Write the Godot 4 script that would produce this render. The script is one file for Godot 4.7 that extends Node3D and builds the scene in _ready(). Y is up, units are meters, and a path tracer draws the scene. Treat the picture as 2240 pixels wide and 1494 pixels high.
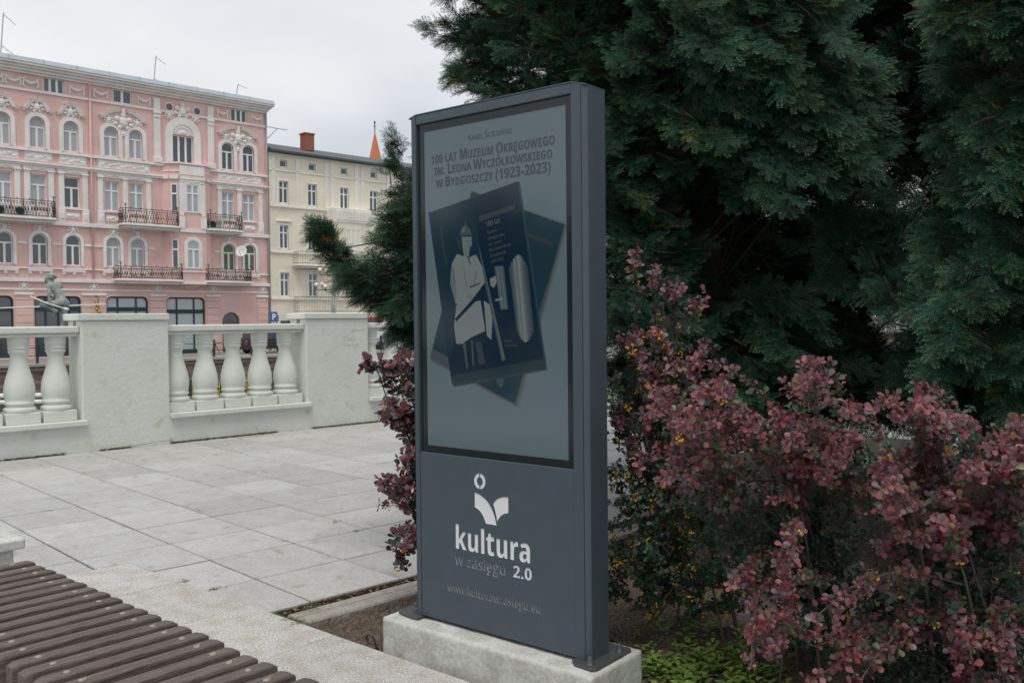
extends Node3D

# ---- camera model of the photograph (2240 x 1494 px), used to turn a pixel and a distance into a place
const EYE := Vector3(0, 1.28, 0)
const FOCAL := 1975.0
const F := Vector3(0.6940302, -0.0239801, -0.7195464)
const R := Vector3(0.7195462, -0.0101946, 0.6943698)
const U := Vector3(0.0239865, 0.9996605, -0.0101794)
const ALONG := Vector3(0.118819, 0, 0.992916)      # the kiosk's width, towards the bushes
const OUTWARD := Vector3(-0.992916, 0, 0.118819)   # the kiosk's face

var rng := RandomNumberGenerator.new()
var used := {}
var mats := {}
var tex_cache := {}

func W(px: float, py: float, depth: float) -> Vector3:
	return EYE + (F + R * ((px - 1120.0) / FOCAL) - U * ((py - 747.0) / FOCAL)) * depth

func on_y(px: float, py: float, y: float) -> Vector3:
	var d := F + R * ((px - 1120.0) / FOCAL) - U * ((py - 747.0) / FOCAL)
	return EYE + d * ((y - EYE.y) / d.y)

# ---------------------------------------------------------------- naming and tagging
func numbered(called: String) -> String:
	if not used.has(called):
		used[called] = 0
		return called
	used[called] += 1
	return "%s_%03d" % [called, used[called]]

func tag(o: Node, label: String, category: String, group := "", kind := "") -> void:
	if label: o.set_meta("label", label)
	if category: o.set_meta("category", category)
	if group: o.set_meta("group", group)
	if kind: o.set_meta("kind", kind)

func thing(called: String, label: String, category: String, at := Vector3.ZERO, turn := 0.0, group := "") -> Node3D:
	var o := Node3D.new()
	o.name = numbered(called)
	add_child(o)
	o.position = at
	o.rotation.y = turn
	tag(o, label, category, group)
	return o

func setting(called: String, at := Vector3.ZERO) -> Node3D:
	var o := Node3D.new()
	o.name = numbered(called)
	add_child(o)
	o.position = at
	o.set_meta("kind", "structure")
	return o

func put(parent: Node, called: String, mesh: Mesh, m: Material, xf := Transform3D()) -> MeshInstance3D:
	var o := MeshInstance3D.new()
	o.name = numbered(called) if parent == self else called
	o.mesh = mesh
	if m: o.material_override = m
	o.transform = xf
	o.cast_shadow = GeometryInstance3D.SHADOW_CASTING_SETTING_ON
	parent.add_child(o, true)
	return o

func many(parent: Node, called: String, mesh: Mesh, m: Material, xfs: Array, cols: Array) -> MultiMeshInstance3D:
	var mm := MultiMesh.new()
	mm.transform_format = MultiMesh.TRANSFORM_3D
	mm.use_colors = cols.size() > 0
	mm.mesh = mesh
	mm.instance_count = xfs.size()
	for i in xfs.size():
		mm.set_instance_transform(i, xfs[i])
		if cols.size() > 0: mm.set_instance_color(i, cols[i])
	var o := MultiMeshInstance3D.new()
	o.name = numbered(called) if parent == self else called
	o.multimesh = mm
	o.material_override = m
	o.set_meta("kind", "stuff")
	parent.add_child(o, true)
	return o

# ---------------------------------------------------------------- shapes
func nst(smooth := false) -> SurfaceTool:
	var st := SurfaceTool.new()
	st.begin(Mesh.PRIMITIVE_TRIANGLES)
	st.set_smooth_group(0 if smooth else -1)
	return st

func done(st: SurfaceTool) -> ArrayMesh:
	st.generate_normals()
	return st.commit()

func tri(st: SurfaceTool, a: Vector3, b: Vector3, c: Vector3) -> void:
	st.add_vertex(a); st.add_vertex(b); st.add_vertex(c)

func quad(st: SurfaceTool, a: Vector3, b: Vector3, c: Vector3, d: Vector3) -> void:
	tri(st, a, b, c); tri(st, a, c, d)

# a box between two corners; with b > 0 its edges are chamfered
func bx(st: SurfaceTool, lo: Vector3, hi: Vector3, b := 0.0, xf := Transform3D()) -> void:
	var c := (lo + hi) * 0.5
	var h := (hi - lo).abs() * 0.5
	b = minf(b, minf(h.x, minf(h.y, h.z)) * 0.9)
	var pt := func(sx: float, sy: float, sz: float, ax: int) -> Vector3:
		var v := Vector3(sx * (h.x - (0.0 if ax == 0 else b)), sy * (h.y - (0.0 if ax == 1 else b)), sz * (h.z - (0.0 if ax == 2 else b)))
		return xf * (c + v)
	for s in [-1.0, 1.0]:
		var f: Array = [[pt.call(s, -1, -1, 0), pt.call(s, 1, -1, 0), pt.call(s, 1, 1, 0), pt.call(s, -1, 1, 0)],
			[pt.call(-1, s, -1, 1), pt.call(-1, s, 1, 1), pt.call(1, s, 1, 1), pt.call(1, s, -1, 1)],
			[pt.call(-1, -1, s, 2), pt.call(1, -1, s, 2), pt.call(1, 1, s, 2), pt.call(-1, 1, s, 2)]]
		for q in f:
			if s < 0: quad(st, q[0], q[1], q[2], q[3])
			else: quad(st, q[3], q[2], q[1], q[0])
	if b <= 0.0: return
	for s in [-1.0, 1.0]:
		for t in [-1.0, 1.0]:
			var q1: Array = [pt.call(s, t, -1, 0), pt.call(s, t, 1, 0), pt.call(s, t, 1, 1), pt.call(s, t, -1, 1)]
			var q2: Array = [pt.call(s, -1, t, 0), pt.call(s, 1, t, 0), pt.call(s, 1, t, 2), pt.call(s, -1, t, 2)]
			var q3: Array = [pt.call(-1, s, t, 1), pt.call(1, s, t, 1), pt.call(1, s, t, 2), pt.call(-1, s, t, 2)]
			if s * t > 0:
				quad(st, q1[3], q1[2], q1[1], q1[0]); quad(st, q2[0], q2[1], q2[2], q2[3]); quad(st, q3[3], q3[2], q3[1], q3[0])
			else:
				quad(st, q1[0], q1[1], q1[2], q1[3]); quad(st, q2[3], q2[2], q2[1], q2[0]); quad(st, q3[0], q3[1], q3[2], q3[3])
			for w in [-1.0, 1.0]:
				var a: Vector3 = pt.call(s, t, w, 0)
				var b2: Vector3 = pt.call(s, t, w, 1)
				var c2: Vector3 = pt.call(s, t, w, 2)
				if s * t * w > 0: tri(st, a, c2, b2)
				else: tri(st, a, b2, c2)

func box_mesh(lo: Vector3, hi: Vector3, b := 0.0) -> ArrayMesh:
	var st := nst()
	bx(st, lo, hi, b)
	return done(st)

# turned shape: profile of Vector2(radius, height), from below upwards
func lathe(st: SurfaceTool, prof: Array, seg := 24, at := Vector3.ZERO, xf := Transform3D()) -> void:
	for i in prof.size() - 1:
		var p: Vector2 = prof[i]
		var q: Vector2 = prof[i + 1]
		for k in seg:
			var a := TAU * k / seg
			var b := TAU * (k + 1) / seg
			var p0 := xf * (at + Vector3(cos(a) * p.x, p.y, sin(a) * p.x))
			var p1 := xf * (at + Vector3(cos(b) * p.x, p.y, sin(b) * p.x))
			var q0 := xf * (at + Vector3(cos(a) * q.x, q.y, sin(a) * q.x))
			var q1 := xf * (at + Vector3(cos(b) * q.x, q.y, sin(b) * q.x))
			if p.x > 0.0001: tri(st, p0, p1, q1)
			if q.x > 0.0001: tri(st, p0, q1, q0)

func tube(st: SurfaceTool, pts: Array, rad: Array, seg := 6) -> void:
	var rings := []
	var side := Vector3.ZERO
	for i in pts.size():
		var a: Vector3 = pts[maxi(i - 1, 0)]
		var b: Vector3 = pts[mini(i + 1, pts.size() - 1)]
		var d := (b - a).normalized()
		if side == Vector3.ZERO: side = d.cross(Vector3.UP if absf(d.y) < 0.9 else Vector3.RIGHT).normalized()
		side = (side - d * side.dot(d)).normalized()
		var up := side.cross(d)
		var ring := []
		for k in seg:
			var t := TAU * k / seg
			ring.append(pts[i] + (side * cos(t) + up * sin(t)) * float(rad[i]))
		rings.append(ring)
	for i in rings.size() - 1:
		for k in seg:
			var k2 := (k + 1) % seg
			quad(st, rings[i][k], rings[i][k2], rings[i + 1][k2], rings[i + 1][k])
	for k in range(1, seg - 1):
		tri(st, rings[0][0], rings[0][k + 1], rings[0][k])
		var e: Array = rings[rings.size() - 1]
		tri(st, e[0], e[k], e[k + 1])

func rod(st: SurfaceTool, a: Vector3, b: Vector3, r: float, seg := 5) -> void:
	tube(st, [a, b], [r, r], seg)

# an upright slab over a polygon (x, z) with chamfered upper edges
func slab(poly: PackedVector2Array, y0: float, y1: float, b := 0.004) -> ArrayMesh:
	var st := nst()
	slab_into(st, poly, y0, y1, b)
	return done(st)

func slab_into(st: SurfaceTool, poly: PackedVector2Array, y0: float, y1: float, b: float) -> void:
	if Geometry2D.is_polygon_clockwise(poly): poly.reverse()
	var ins := Geometry2D.offset_polygon(poly, -b)
	var top: PackedVector2Array = ins[0] if ins.size() and ins[0].size() == poly.size() else poly
	if Geometry2D.is_polygon_clockwise(top): top.reverse()
	var n := poly.size()
	# the offset may start at another corner
	var best := 0
	for k in n:
		if top[k].distance_to(poly[0]) < top[best].distance_to(poly[0]): best = k
	var t2 := PackedVector2Array()
	for k in n: t2.append(top[(k + best) % n])
	var idx := Geometry2D.triangulate_polygon(t2)
	for i in range(0, idx.size(), 3):
		var a := t2[idx[i]]
		var b2 := t2[idx[i + 1]]
		var c := t2[idx[i + 2]]
		if (b2 - a).cross(c - a) < 0:
			var w := b2; b2 = c; c = w
		tri(st, Vector3(a.x, y1, a.y), Vector3(b2.x, y1, b2.y), Vector3(c.x, y1, c.y))
	for k in n:
		var j := (k + 1) % n
		var a := Vector3(poly[k].x, y1 - b, poly[k].y)
		var c := Vector3(poly[j].x, y1 - b, poly[j].y)
		quad(st, Vector3(t2[k].x, y1, t2[k].y), a, c, Vector3(t2[j].x, y1, t2[j].y))
		quad(st, a, Vector3(a.x, y0, a.z), Vector3(c.x, y0, c.z), c)

func ball(st: SurfaceTool, c: Vector3, r: Vector3, seg := 8, rings := 5) -> void:
	for i in rings:
		var t0 := PI * i / rings - PI / 2
		var t1 := PI * (i + 1) / rings - PI / 2
		for k in seg:
			var a := TAU * k / seg
			var b := TAU * (k + 1) / seg
			var p := func(t: float, u: float) -> Vector3: return c + Vector3(cos(t) * cos(u) * r.x, sin(t) * r.y, cos(t) * sin(u) * r.z)
			if i > 0: tri(st, p.call(t0, a), p.call(t0, b), p.call(t1, b))
			if i < rings - 1: tri(st, p.call(t0, a), p.call(t1, b), p.call(t1, a))

# a flat outline in the x-y plane, extruded from z0 to z1
func plate(st: SurfaceTool, poly: PackedVector2Array, z0: float, z1: float, xf := Transform3D()) -> void:
	if Geometry2D.is_polygon_clockwise(poly): poly.reverse()
	var idx := Geometry2D.triangulate_polygon(poly)
	for i in range(0, idx.size(), 3):
		var a := poly[idx[i]]
		var b := poly[idx[i + 1]]
		var c := poly[idx[i + 2]]
		if (b - a).cross(c - a) > 0:
			var s := b; b = c; c = s
		tri(st, xf * Vector3(a.x, a.y, z1), xf * Vector3(b.x, b.y, z1), xf * Vector3(c.x, c.y, z1))
		tri(st, xf * Vector3(a.x, a.y, z0), xf * Vector3(c.x, c.y, z0), xf * Vector3(b.x, b.y, z0))
	for k in poly.size():
		var a := poly[k]
		var b := poly[(k + 1) % poly.size()]
		quad(st, xf * Vector3(a.x, a.y, z1), xf * Vector3(b.x, b.y, z1), xf * Vector3(b.x, b.y, z0), xf * Vector3(a.x, a.y, z0))

# ---------------------------------------------------------------- materials
func lin(r: float, g: float, b: float) -> Color:
	return Color(r, g, b).linear_to_srgb()

# layers: [seed, frequency, dark multiplier (linear Vector3), contrast, midpoint, stretch x, stretch y]
func layered(key: String, layers: Array, size := 512) -> ImageTexture:
	if tex_cache.has(key): return tex_cache[key]
	var acc_r := PackedFloat32Array(); var acc_g := PackedFloat32Array(); var acc_b := PackedFloat32Array()
	acc_r.resize(size * size); acc_r.fill(1.0)
	acc_g.resize(size * size); acc_g.fill(1.0)
	acc_b.resize(size * size); acc_b.fill(1.0)
	for l in layers:
		var n := FastNoiseLite.new()
		n.seed = l[0]; n.frequency = l[1]
		n.noise_type = FastNoiseLite.TYPE_SIMPLEX_SMOOTH
		n.fractal_type = FastNoiseLite.FRACTAL_FBM
		n.fractal_octaves = 4
		var img := n.get_seamless_image(size, size, false, false, 0.15)
		var d := img.get_data()
		var dark: Vector3 = l[2]
		var con: float = l[3]
		var mid: float = l[4]
		for i in size * size:
			var t := clampf((d[i] / 255.0 - mid) * con + 0.5, 0.0, 1.0)
			acc_r[i] *= dark.x + (1.0 - dark.x) * t
			acc_g[i] *= dark.y + (1.0 - dark.y) * t
			acc_b[i] *= dark.z + (1.0 - dark.z) * t
	var out := PackedByteArray()
	out.resize(size * size * 3)
	for i in size * size:
		out[i * 3] = int(255.0 * pow(acc_r[i], 0.4545))
		out[i * 3 + 1] = int(255.0 * pow(acc_g[i], 0.4545))
		out[i * 3 + 2] = int(255.0 * pow(acc_b[i], 0.4545))
	var im := Image.create_from_data(size, size, false, Image.FORMAT_RGB8, out)
	im.generate_mipmaps()
	var t := ImageTexture.create_from_image(im)
	tex_cache[key] = t
	return t

func bumps(sd: int, freq: float, strength: float, size := 512, oct := 4) -> NoiseTexture2D:
	var key := "n%d_%f_%f" % [sd, freq, strength]
	if tex_cache.has(key): return tex_cache[key]
	var n := FastNoiseLite.new()
	n.seed = sd; n.frequency = freq
	n.fractal_octaves = oct
	var t := NoiseTexture2D.new()
	t.width = size; t.height = size
	t.noise = n; t.seamless = true
	t.as_normal_map = true; t.bump_strength = strength
	tex_cache[key] = t
	return t

func mat(c: Color, rough := 0.8, metal := 0.0) -> StandardMaterial3D:
	var m := StandardMaterial3D.new()
	m.albedo_color = c
	m.roughness = rough
	m.metallic = metal
	return m

func surf(c: Color, rough: float, tex: Texture2D, scale, nrm: Texture2D = null, depth := 1.0, world := true) -> StandardMaterial3D:
	var m := mat(c, rough)
	m.uv1_triplanar = true
	m.uv1_world_triplanar = world
	m.uv1_scale = scale if scale is Vector3 else Vector3.ONE * float(scale)
	if tex: m.albedo_texture = tex
	if nrm:
		m.normal_enabled = true
		m.normal_texture = nrm
		m.normal_scale = depth
	return m

# ================================================================ the scene
func _ready() -> void:
	rng.seed = 20240517
	setup_view()
	make_materials()
	make_ground()
	make_paving()
	make_balustrade()
	make_pink_house()
	make_cream_house()
	make_far_bank()
	make_plinth()
	make_kiosk()
	make_bench()
	make_statue()
	make_street_things()
	make_planting()
	make_river_trees()
	make_litter()

func setup_view() -> void:
	var cam := Camera3D.new()
	cam.name = "camera"
	add_child(cam)
	cam.transform = Transform3D(Basis(R, U, -F).orthonormalized(), EYE)
	cam.fov = 41.436
	cam.near = 0.05
	cam.far = 2000.0
	var env := Environment.new()
	env.background_mode = Environment.BG_SKY
	env.sky = Sky.new()
	env.sky.sky_material = cloudy_sky()
	env.tonemap_mode = Environment.TONE_MAPPER_LINEAR
	env.tonemap_exposure = 1.17
	env.sdfgi_enabled = true
	env.ssao_enabled = true
	env.ssil_enabled = true
	var we := WorldEnvironment.new()
	we.name = "world_environment"
	we.environment = env
	add_child(we)
	var sun := DirectionalLight3D.new()
	sun.name = "sun"
	add_child(sun)
	sun.light_color = Color(1.0, 0.97, 0.93)
	sun.light_energy = 0.5
	sun.light_angular_distance = 24.0
	sun.shadow_enabled = true
	# high behind the camera's shoulder, veiled by cloud
	sun.look_at_from_position(Vector3.ZERO, -Vector3(-0.35, 1.0, 0.30).normalized(), Vector3.FORWARD)

func cloudy_sky() -> PanoramaSkyMaterial:
	var w := 640
	var h := 320
	var n := FastNoiseLite.new()
	n.seed = 11; n.frequency = 0.85
	n.fractal_octaves = 5
	n.fractal_gain = 0.40
	var img := Image.create(w, h, false, Image.FORMAT_RGBF)
	for y in h:
		var el := PI * (0.5 - (y + 0.5) / h)
		for x in w:
			var az := TAU * (x + 0.5) / w
			var d := Vector3(cos(el) * sin(az), sin(el), cos(el) * cos(az))
			# clouds lie flat: stretched towards the horizon
			var k := 1.0 / (0.30 + absf(d.y))
			var v := n.get_noise_3d(d.x * k, d.y * 0.6, d.z * k)
			var t := smoothstep(-0.42, 0.30, v)
			var c := Color(0.53, 0.565, 0.62).lerp(Color(0.755, 0.77, 0.785), t)
			img.set_pixel(x, y, c)
	var m := PanoramaSkyMaterial.new()
	m.panorama = ImageTexture.create_from_image(img)
	return m

func make_materials() -> void:
	var fine := bumps(3, 0.06, 6.0)
	var mid := bumps(4, 0.02, 8.0)
	mats.paving = []
	var ptex := layered("paving", [[1, 0.006, Vector3(0.93, 0.92, 0.90), 2.0, 0.45], [2, 0.03, Vector3(0.93, 0.92, 0.90), 2.5, 0.5], [5, 0.20, Vector3(0.84, 0.84, 0.84), 2.4, 0.5], [6, 0.014, Vector3(0.82, 0.78, 0.72), 6.0, 0.20]])
	for k in 6:
		var v := [0.44, 0.48, 0.51, 0.465, 0.53, 0.495][k] as float
		var m := surf(lin(v * 0.99, v * 1.0, v * 1.0), 0.82, ptex, 0.9, fine, 0.35)
		m.uv1_offset = Vector3(0.37 * k, 0.11 * k, 0.23 * k)
		mats.paving.append(m)
	mats.granite = []
	var gtex := layered("granite", [[7, 0.010, Vector3(0.86, 0.83, 0.78), 2.2, 0.42], [8, 0.22, Vector3(0.62, 0.62, 0.62), 3.0, 0.45], [9, 0.09, Vector3(0.84, 0.84, 0.84), 2.5, 0.5]])
	for k in 3:
		var v := [0.66, 0.69, 0.64][k] as float
		var m := surf(lin(v, v * 0.99, v * 0.965), 0.85, gtex, 1.1, bumps(10, 0.12, 8.0), 0.6)
		m.uv1_offset = Vector3(0.31 * k, 0.2 * k, 0.17 * k)
		mats.granite.append(m)
	mats.joint = surf(lin(0.085, 0.078, 0.060), 0.95, layered("joint", [[12, 0.05, Vector3(0.5, 0.5, 0.4), 2.0, 0.5]], 256), 4.0)
	mats.ground = surf(lin(0.42, 0.42, 0.41), 0.9, ptex, 0.5)
	mats.soil = surf(lin(0.20, 0.155, 0.118), 0.95, layered("soil", [[13, 0.05, Vector3(0.45, 0.42, 0.40), 2.6, 0.5], [14, 0.15, Vector3(0.55, 0.55, 0.55), 2.5, 0.5]]), 1.6, bumps(15, 0.05, 16.0), 1.0)
	mats.kerb = surf(lin(0.42, 0.40, 0.36), 0.9, gtex, 1.4, mid, 0.7)
	mats.plaster = surf(lin(0.665, 0.70, 0.66), 0.85, layered("plaster", [[16, 0.006, Vector3(0.955, 0.955, 0.945), 2.0, 0.45], [17, 0.04, Vector3(0.97, 0.97, 0.965), 2.0, 0.5], [18, 0.012, Vector3(0.86, 0.85, 0.80), 5.0, 0.16]]), 0.55, fine, 0.12)
	mats.brickred = surf(lin(0.36, 0.19, 0.13), 0.9, null, 1.0)
	mats.corbel = surf(lin(0.20, 0.13, 0.11), 0.9, null, 1.0)
	mats.concrete = surf(lin(0.64, 0.65, 0.635), 0.9, layered("concrete", [[19, 0.008, Vector3(0.80, 0.79, 0.76), 2.4, 0.45], [20, 0.05, Vector3(0.85, 0.85, 0.84), 2.4, 0.5], [21, 0.2, Vector3(0.80, 0.80, 0.80), 3.0, 0.45]]), 1.5, bumps(22, 0.05, 8.0), 0.16)
	mats.kiosk = mat(lin(0.058, 0.082, 0.100), 0.36)
	mats.kiosk.metallic_specular = 0.5
	mats.kiosk.albedo_texture = layered("paint", [[41, 0.01, Vector3(0.93, 0.935, 0.94), 2.0, 0.5], [42, 0.16, Vector3(0.95, 0.95, 0.95), 3.0, 0.5]], 256)
	mats.kiosk.normal_enabled = true
	mats.kiosk.normal_texture = bumps(23, 0.3, 3.0)
	mats.kiosk.normal_scale = 0.06
	mats.kiosk.uv1_triplanar = true
	mats.kiosk.uv1_world_triplanar = true
	mats.kiosk.uv1_scale = Vector3.ONE * 3.0
	mats.bolt = mat(lin(0.055, 0.06, 0.065), 0.5)
	mats.gap = mat(lin(0.006, 0.010, 0.014), 0.9)
	mats.bezel = mat(lin(0.014, 0.018, 0.021), 0.10)
	mats.white_sheet = mat(lin(0.66, 0.68, 0.71), 0.6)
	mats.scrawl = mat(lin(0.30, 0.36, 0.33), 0.8)
	mats.shaded_slot = mat(lin(0.40, 0.425, 0.44), 0.6)  # the white sheet again, greyed to paint shade inside narrow cuts
	mats.wood = []
	var wtex := layered("wood", [[24, 0.012, Vector3(0.72, 0.71, 0.70), 2.2, 0.45], [25, 0.06, Vector3(0.62, 0.60, 0.58), 2.4, 0.45], [26, 0.2, Vector3(0.75, 0.74, 0.72), 2.6, 0.48]])
	for k in 5:
		var v := [1.0, 0.9, 1.08, 0.95, 1.03][k] as float
		var m := surf(lin(0.170 * v, 0.142 * v, 0.130 * v), 0.7, wtex, Vector3(0.32, 8.0, 8.0), bumps(27, 0.05, 10.0), 0.6, false)
		m.uv1_offset = Vector3(0.23 * k, 0.41 * k, 0.57 * k)
		mats.wood.append(m)
	mats.lichen = mat(lin(0.45, 0.34, 0.07), 0.95)
	mats.stud = mat(lin(0.27, 0.25, 0.23), 0.6)
	mats.bark = surf(lin(0.10, 0.075, 0.06), 0.95, layered("bark", [[28, 0.05, Vector3(0.5, 0.5, 0.5), 2.4, 0.5]], 256), Vector3(4, 1, 4), bumps(29, 0.05, 16.0), 1.0)
	mats.twig = mat(lin(0.11, 0.085, 0.07), 0.9)

	# facades
	var ftex := layered("facade", [[30, 0.006, Vector3(0.90, 0.89, 0.88), 2.0, 0.45], [31, 0.05, Vector3(0.95, 0.95, 0.95), 2.2, 0.5]])
	mats.pink = surf(lin(0.765, 0.515, 0.485), 0.9, ftex, 0.12)
	mats.trim = surf(lin(0.84, 0.80, 0.785), 0.9, ftex, 0.2)
	mats.cream = surf(lin(0.84, 0.785, 0.65), 0.9, ftex, 0.12)
	mats.cream_trim = surf(lin(0.84, 0.82, 0.755), 0.9, ftex, 0.2)
	mats.wframe = mat(lin(0.80, 0.81, 0.82), 0.5)
	mats.dframe = mat(lin(0.012, 0.035, 0.05), 0.5)
	mats.glass = mat(lin(0.055, 0.065, 0.075), 0.06)
	mats.glass.metallic_specular = 0.9
	mats.glass_sky_curtain = mat(lin(0.40, 0.42, 0.43), 0.12)  # sky reflection put into the pale pane colour, over curtains
	mats.glass_green = mat(lin(0.10, 0.13, 0.06), 0.10)
	mats.shop_glass = mat(lin(0.46, 0.53, 0.515), 0.10)
	mats.zinc = surf(lin(0.52, 0.60, 0.66), 0.5, ftex, 0.4)
	mats.slate = surf(lin(0.10, 0.115, 0.125), 0.8, ftex, 0.5)
	mats.gutter = mat(lin(0.06, 0.075, 0.085), 0.6)
	mats.pipe = mat(lin(0.33, 0.33, 0.34), 0.5)
	mats.iron = mat(lin(0.025, 0.027, 0.03), 0.6)
	mats.steel = mat(lin(0.35, 0.36, 0.38), 0.4)
	mats.chimney = surf(lin(0.36, 0.13, 0.09), 0.9, layered("chimney", [[32, 0.1, Vector3(0.6, 0.6, 0.6), 2.5, 0.5]], 256), 1.0)
	mats.spire = surf(lin(0.58, 0.19, 0.085), 0.85, layered("spire", [[33, 0.08, Vector3(0.72, 0.7, 0.7), 2.5, 0.5]], 256), 0.5)
	mats.quay = surf(lin(0.34, 0.26, 0.23), 0.95, layered("quay", [[34, 0.012, Vector3(0.50, 0.50, 0.48), 2.6, 0.5], [35, 0.06, Vector3(0.55, 0.52, 0.50), 2.6, 0.5]]), Vector3(0.25, 0.7, 0.25))
	mats.cope = surf(lin(0.38, 0.36, 0.33), 0.9, ftex, 0.3)
	mats.asphalt = surf(lin(0.24, 0.23, 0.22), 0.95, ftex, 0.2)
	mats.water = mat(lin(0.06, 0.075, 0.06), 0.08)
	mats.water.normal_enabled = true
	mats.water.normal_texture = bumps(36, 0.02, 4.0)
	mats.water.uv1_triplanar = true
	mats.water.uv1_world_triplanar = true
	mats.water.uv1_scale = Vector3(0.3, 0.3, 0.3)
	mats.bronze = surf(lin(0.34, 0.37, 0.35), 0.65, layered("bronze", [[37, 0.03, Vector3(0.6, 0.63, 0.60), 2.4, 0.5]], 256), 1.2)
	mats.pole = mat(lin(0.70, 0.70, 0.68), 0.6)
	mats.globe = mat(lin(0.82, 0.78, 0.62), 0.3)
	mats.flower = mat(lin(0.80, 0.42, 0.02), 0.7)
	mats.car_dark = mat(lin(0.02, 0.025, 0.03), 0.25)
	mats.car_light = mat(lin(0.45, 0.47, 0.50), 0.25)
	mats.car_red = mat(lin(0.55, 0.02, 0.03), 0.3)
	mats.sign_blue = mat(lin(0.05, 0.12, 0.33), 0.5)
	mats.ac = mat(lin(0.66, 0.66, 0.64), 0.6)
	mats.door_brown = mat(lin(0.16, 0.08, 0.06), 0.6)
	mats.shop_red = mat(lin(0.33, 0.06, 0.05), 0.7)
	mats.leaf = vertex_mat(0.55)
	mats.leaf.backlight_enabled = true
	mats.leaf.backlight = Color(0.10, 0.05, 0.05)
	mats.needle = vertex_mat(0.6)
	mats.needle.metallic_specular = 0.3
	mats.herb = vertex_mat(0.6)
	mats.herb.backlight_enabled = true
	mats.herb.backlight = Color(0.12, 0.16, 0.03)

func vertex_mat(rough: float) -> StandardMaterial3D:
	var m := mat(Color.WHITE, rough)
	m.vertex_color_use_as_albedo = true
	m.cull_mode = BaseMaterial3D.CULL_DISABLED
	return m

# ---------------------------------------------------------------- ground
func make_ground() -> void:
	# one sheet: this bank, the river bed, the far bank and on to the horizon
	var st := nst()
	var prof := [Vector2(-0.18, 400), Vector2(-0.18, -9.80), Vector2(-0.60, -9.85), Vector2(-0.60, -16.5), Vector2(-3.6, -16.55), Vector2(-3.6, -53.6), Vector2(-1.02, -53.65), Vector2(-1.02, -900)]
	for i in prof.size() - 1:
		var a: Vector2 = prof[i]
		var b: Vector2 = prof[i + 1]
		quad(st, Vector3(-700, a.x, a.y), Vector3(-700, b.x, b.y), Vector3(900, b.x, b.y), Vector3(900, a.x, a.y))
	var g := put(self, "ground", done(st), mats.ground)
	g.set_meta("kind", "structure")
	var w := nst()
	quad(w, Vector3(-300, -2.9, -16.5), Vector3(-300, -2.9, -53.5), Vector3(400, -2.9, -53.5), Vector3(400, -2.9, -16.5))
	put(self, "river", done(w), mats.water).set_meta("kind", "structure")

const STRIP_O := Vector2(1.85, -4.895)
const STRIP_D := Vector2(0.0926, 0.9957)

func strip_pt(along: float, across: float) -> Vector2:
	return STRIP_O + STRIP_D * along + Vector2(-STRIP_D.y, STRIP_D.x) * across

func make_paving() -> void:
	var pave := setting("pavement")
	# bed of the joints
	put(pave, "joint_bed", slab(PackedVector2Array([Vector2(-3, -9.5), Vector2(9.5, -9.5), Vector2(9.5, -3.6), Vector2(2.0, -3.6), Vector2(2.15, 2.0), Vector2(-3, 2.0)]), -0.175, -0.010, 0.001), mats.joint)
	# area left free for the light strip beside the bed
	var strip := PackedVector2Array([Vector2(-4, -4.8915), STRIP_O + Vector2(0, 0.0035), strip_pt(9, 0), Vector2(-4, 6)])
	var x0 := 1.672 - 0.508 * 4
	for i in 19:
		for j in 12:
			var xa := x0 + 0.508 * i
			var zb := -3.602 - 0.5125 * j
			var za := zb - 0.5125
			zb = minf(zb, -3.602)
			za = maxf(za, -9.438)
			if zb - za < 0.05: continue
			var g := 0.0042 + rng.randf() * 0.0026
			var p := PackedVector2Array([Vector2(xa + g, za + g), Vector2(xa + 0.508 - g, za + g), Vector2(xa + 0.508 - g, zb - g), Vector2(xa + g, zb - g)])
			# only what the camera could see from here or a step aside
			var mid := Vector3(xa + 0.25, 0, za + 0.25) - EYE
			var px := mid.dot(R) / maxf(mid.dot(F), 0.1)
			if px < -0.85 or px > 0.25: continue
			for piece in Geometry2D.clip_polygons(p, strip):
				add_slab(pave, piece, mats.paving[rng.randi() % 6])
	for r in range(0, 11):
		for c in range(0, 5):
			var a0 := -0.08 if r == 0 else 0.535 + 0.61 * (r - 1)
			var a1 := 0.535 + 0.61 * r
			var g := 0.002
			var p := PackedVector2Array([strip_pt(a0 + g, 0.61 * c + g), strip_pt(a1 - g, 0.61 * c + g), strip_pt(a1 - g, 0.61 * (c + 1) - g), strip_pt(a0 + g, 0.61 * (c + 1) - g)])
			if r == 0:
				var cut := PackedVector2Array([Vector2(-4, -4.888), Vector2(3, -4.888), Vector2(3, 0), Vector2(-4, 0)])
				var q := Geometry2D.intersect_polygons(p, cut)
				if q.is_empty(): continue
				p = q[0]
			add_slab(pave, p, mats.granite[rng.randi() % 3], "granite_slab")
	# what edges the planting bed: a sunken strip, an old kerb and the kerb itself
	var kerbs := setting("kerb")
	var a := 2.02
	while a < 8.5:
		var l := 0.92
		put(kerbs, "edging_stone", slab(PackedVector2Array([Vector2(a + 0.004, -3.545), Vector2(a + l, -3.555), Vector2(a + l, -3.485), Vector2(a + 0.004, -3.478)]), -0.12, -0.012 + rng.randf_range(-0.003, 0.003), 0.006), mats.kerb)
		put(kerbs, "kerb_stone", slab(PackedVector2Array([Vector2(a + 0.0, -3.462), Vector2(a + l - 0.006, -3.47), Vector2(a + l - 0.006, -3.385), Vector2(a + 0.02, -3.377)]), -0.16, -0.006 + rng.randf_range(-0.004, 0.004), 0.008), mats.kerb)
		a += l

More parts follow.
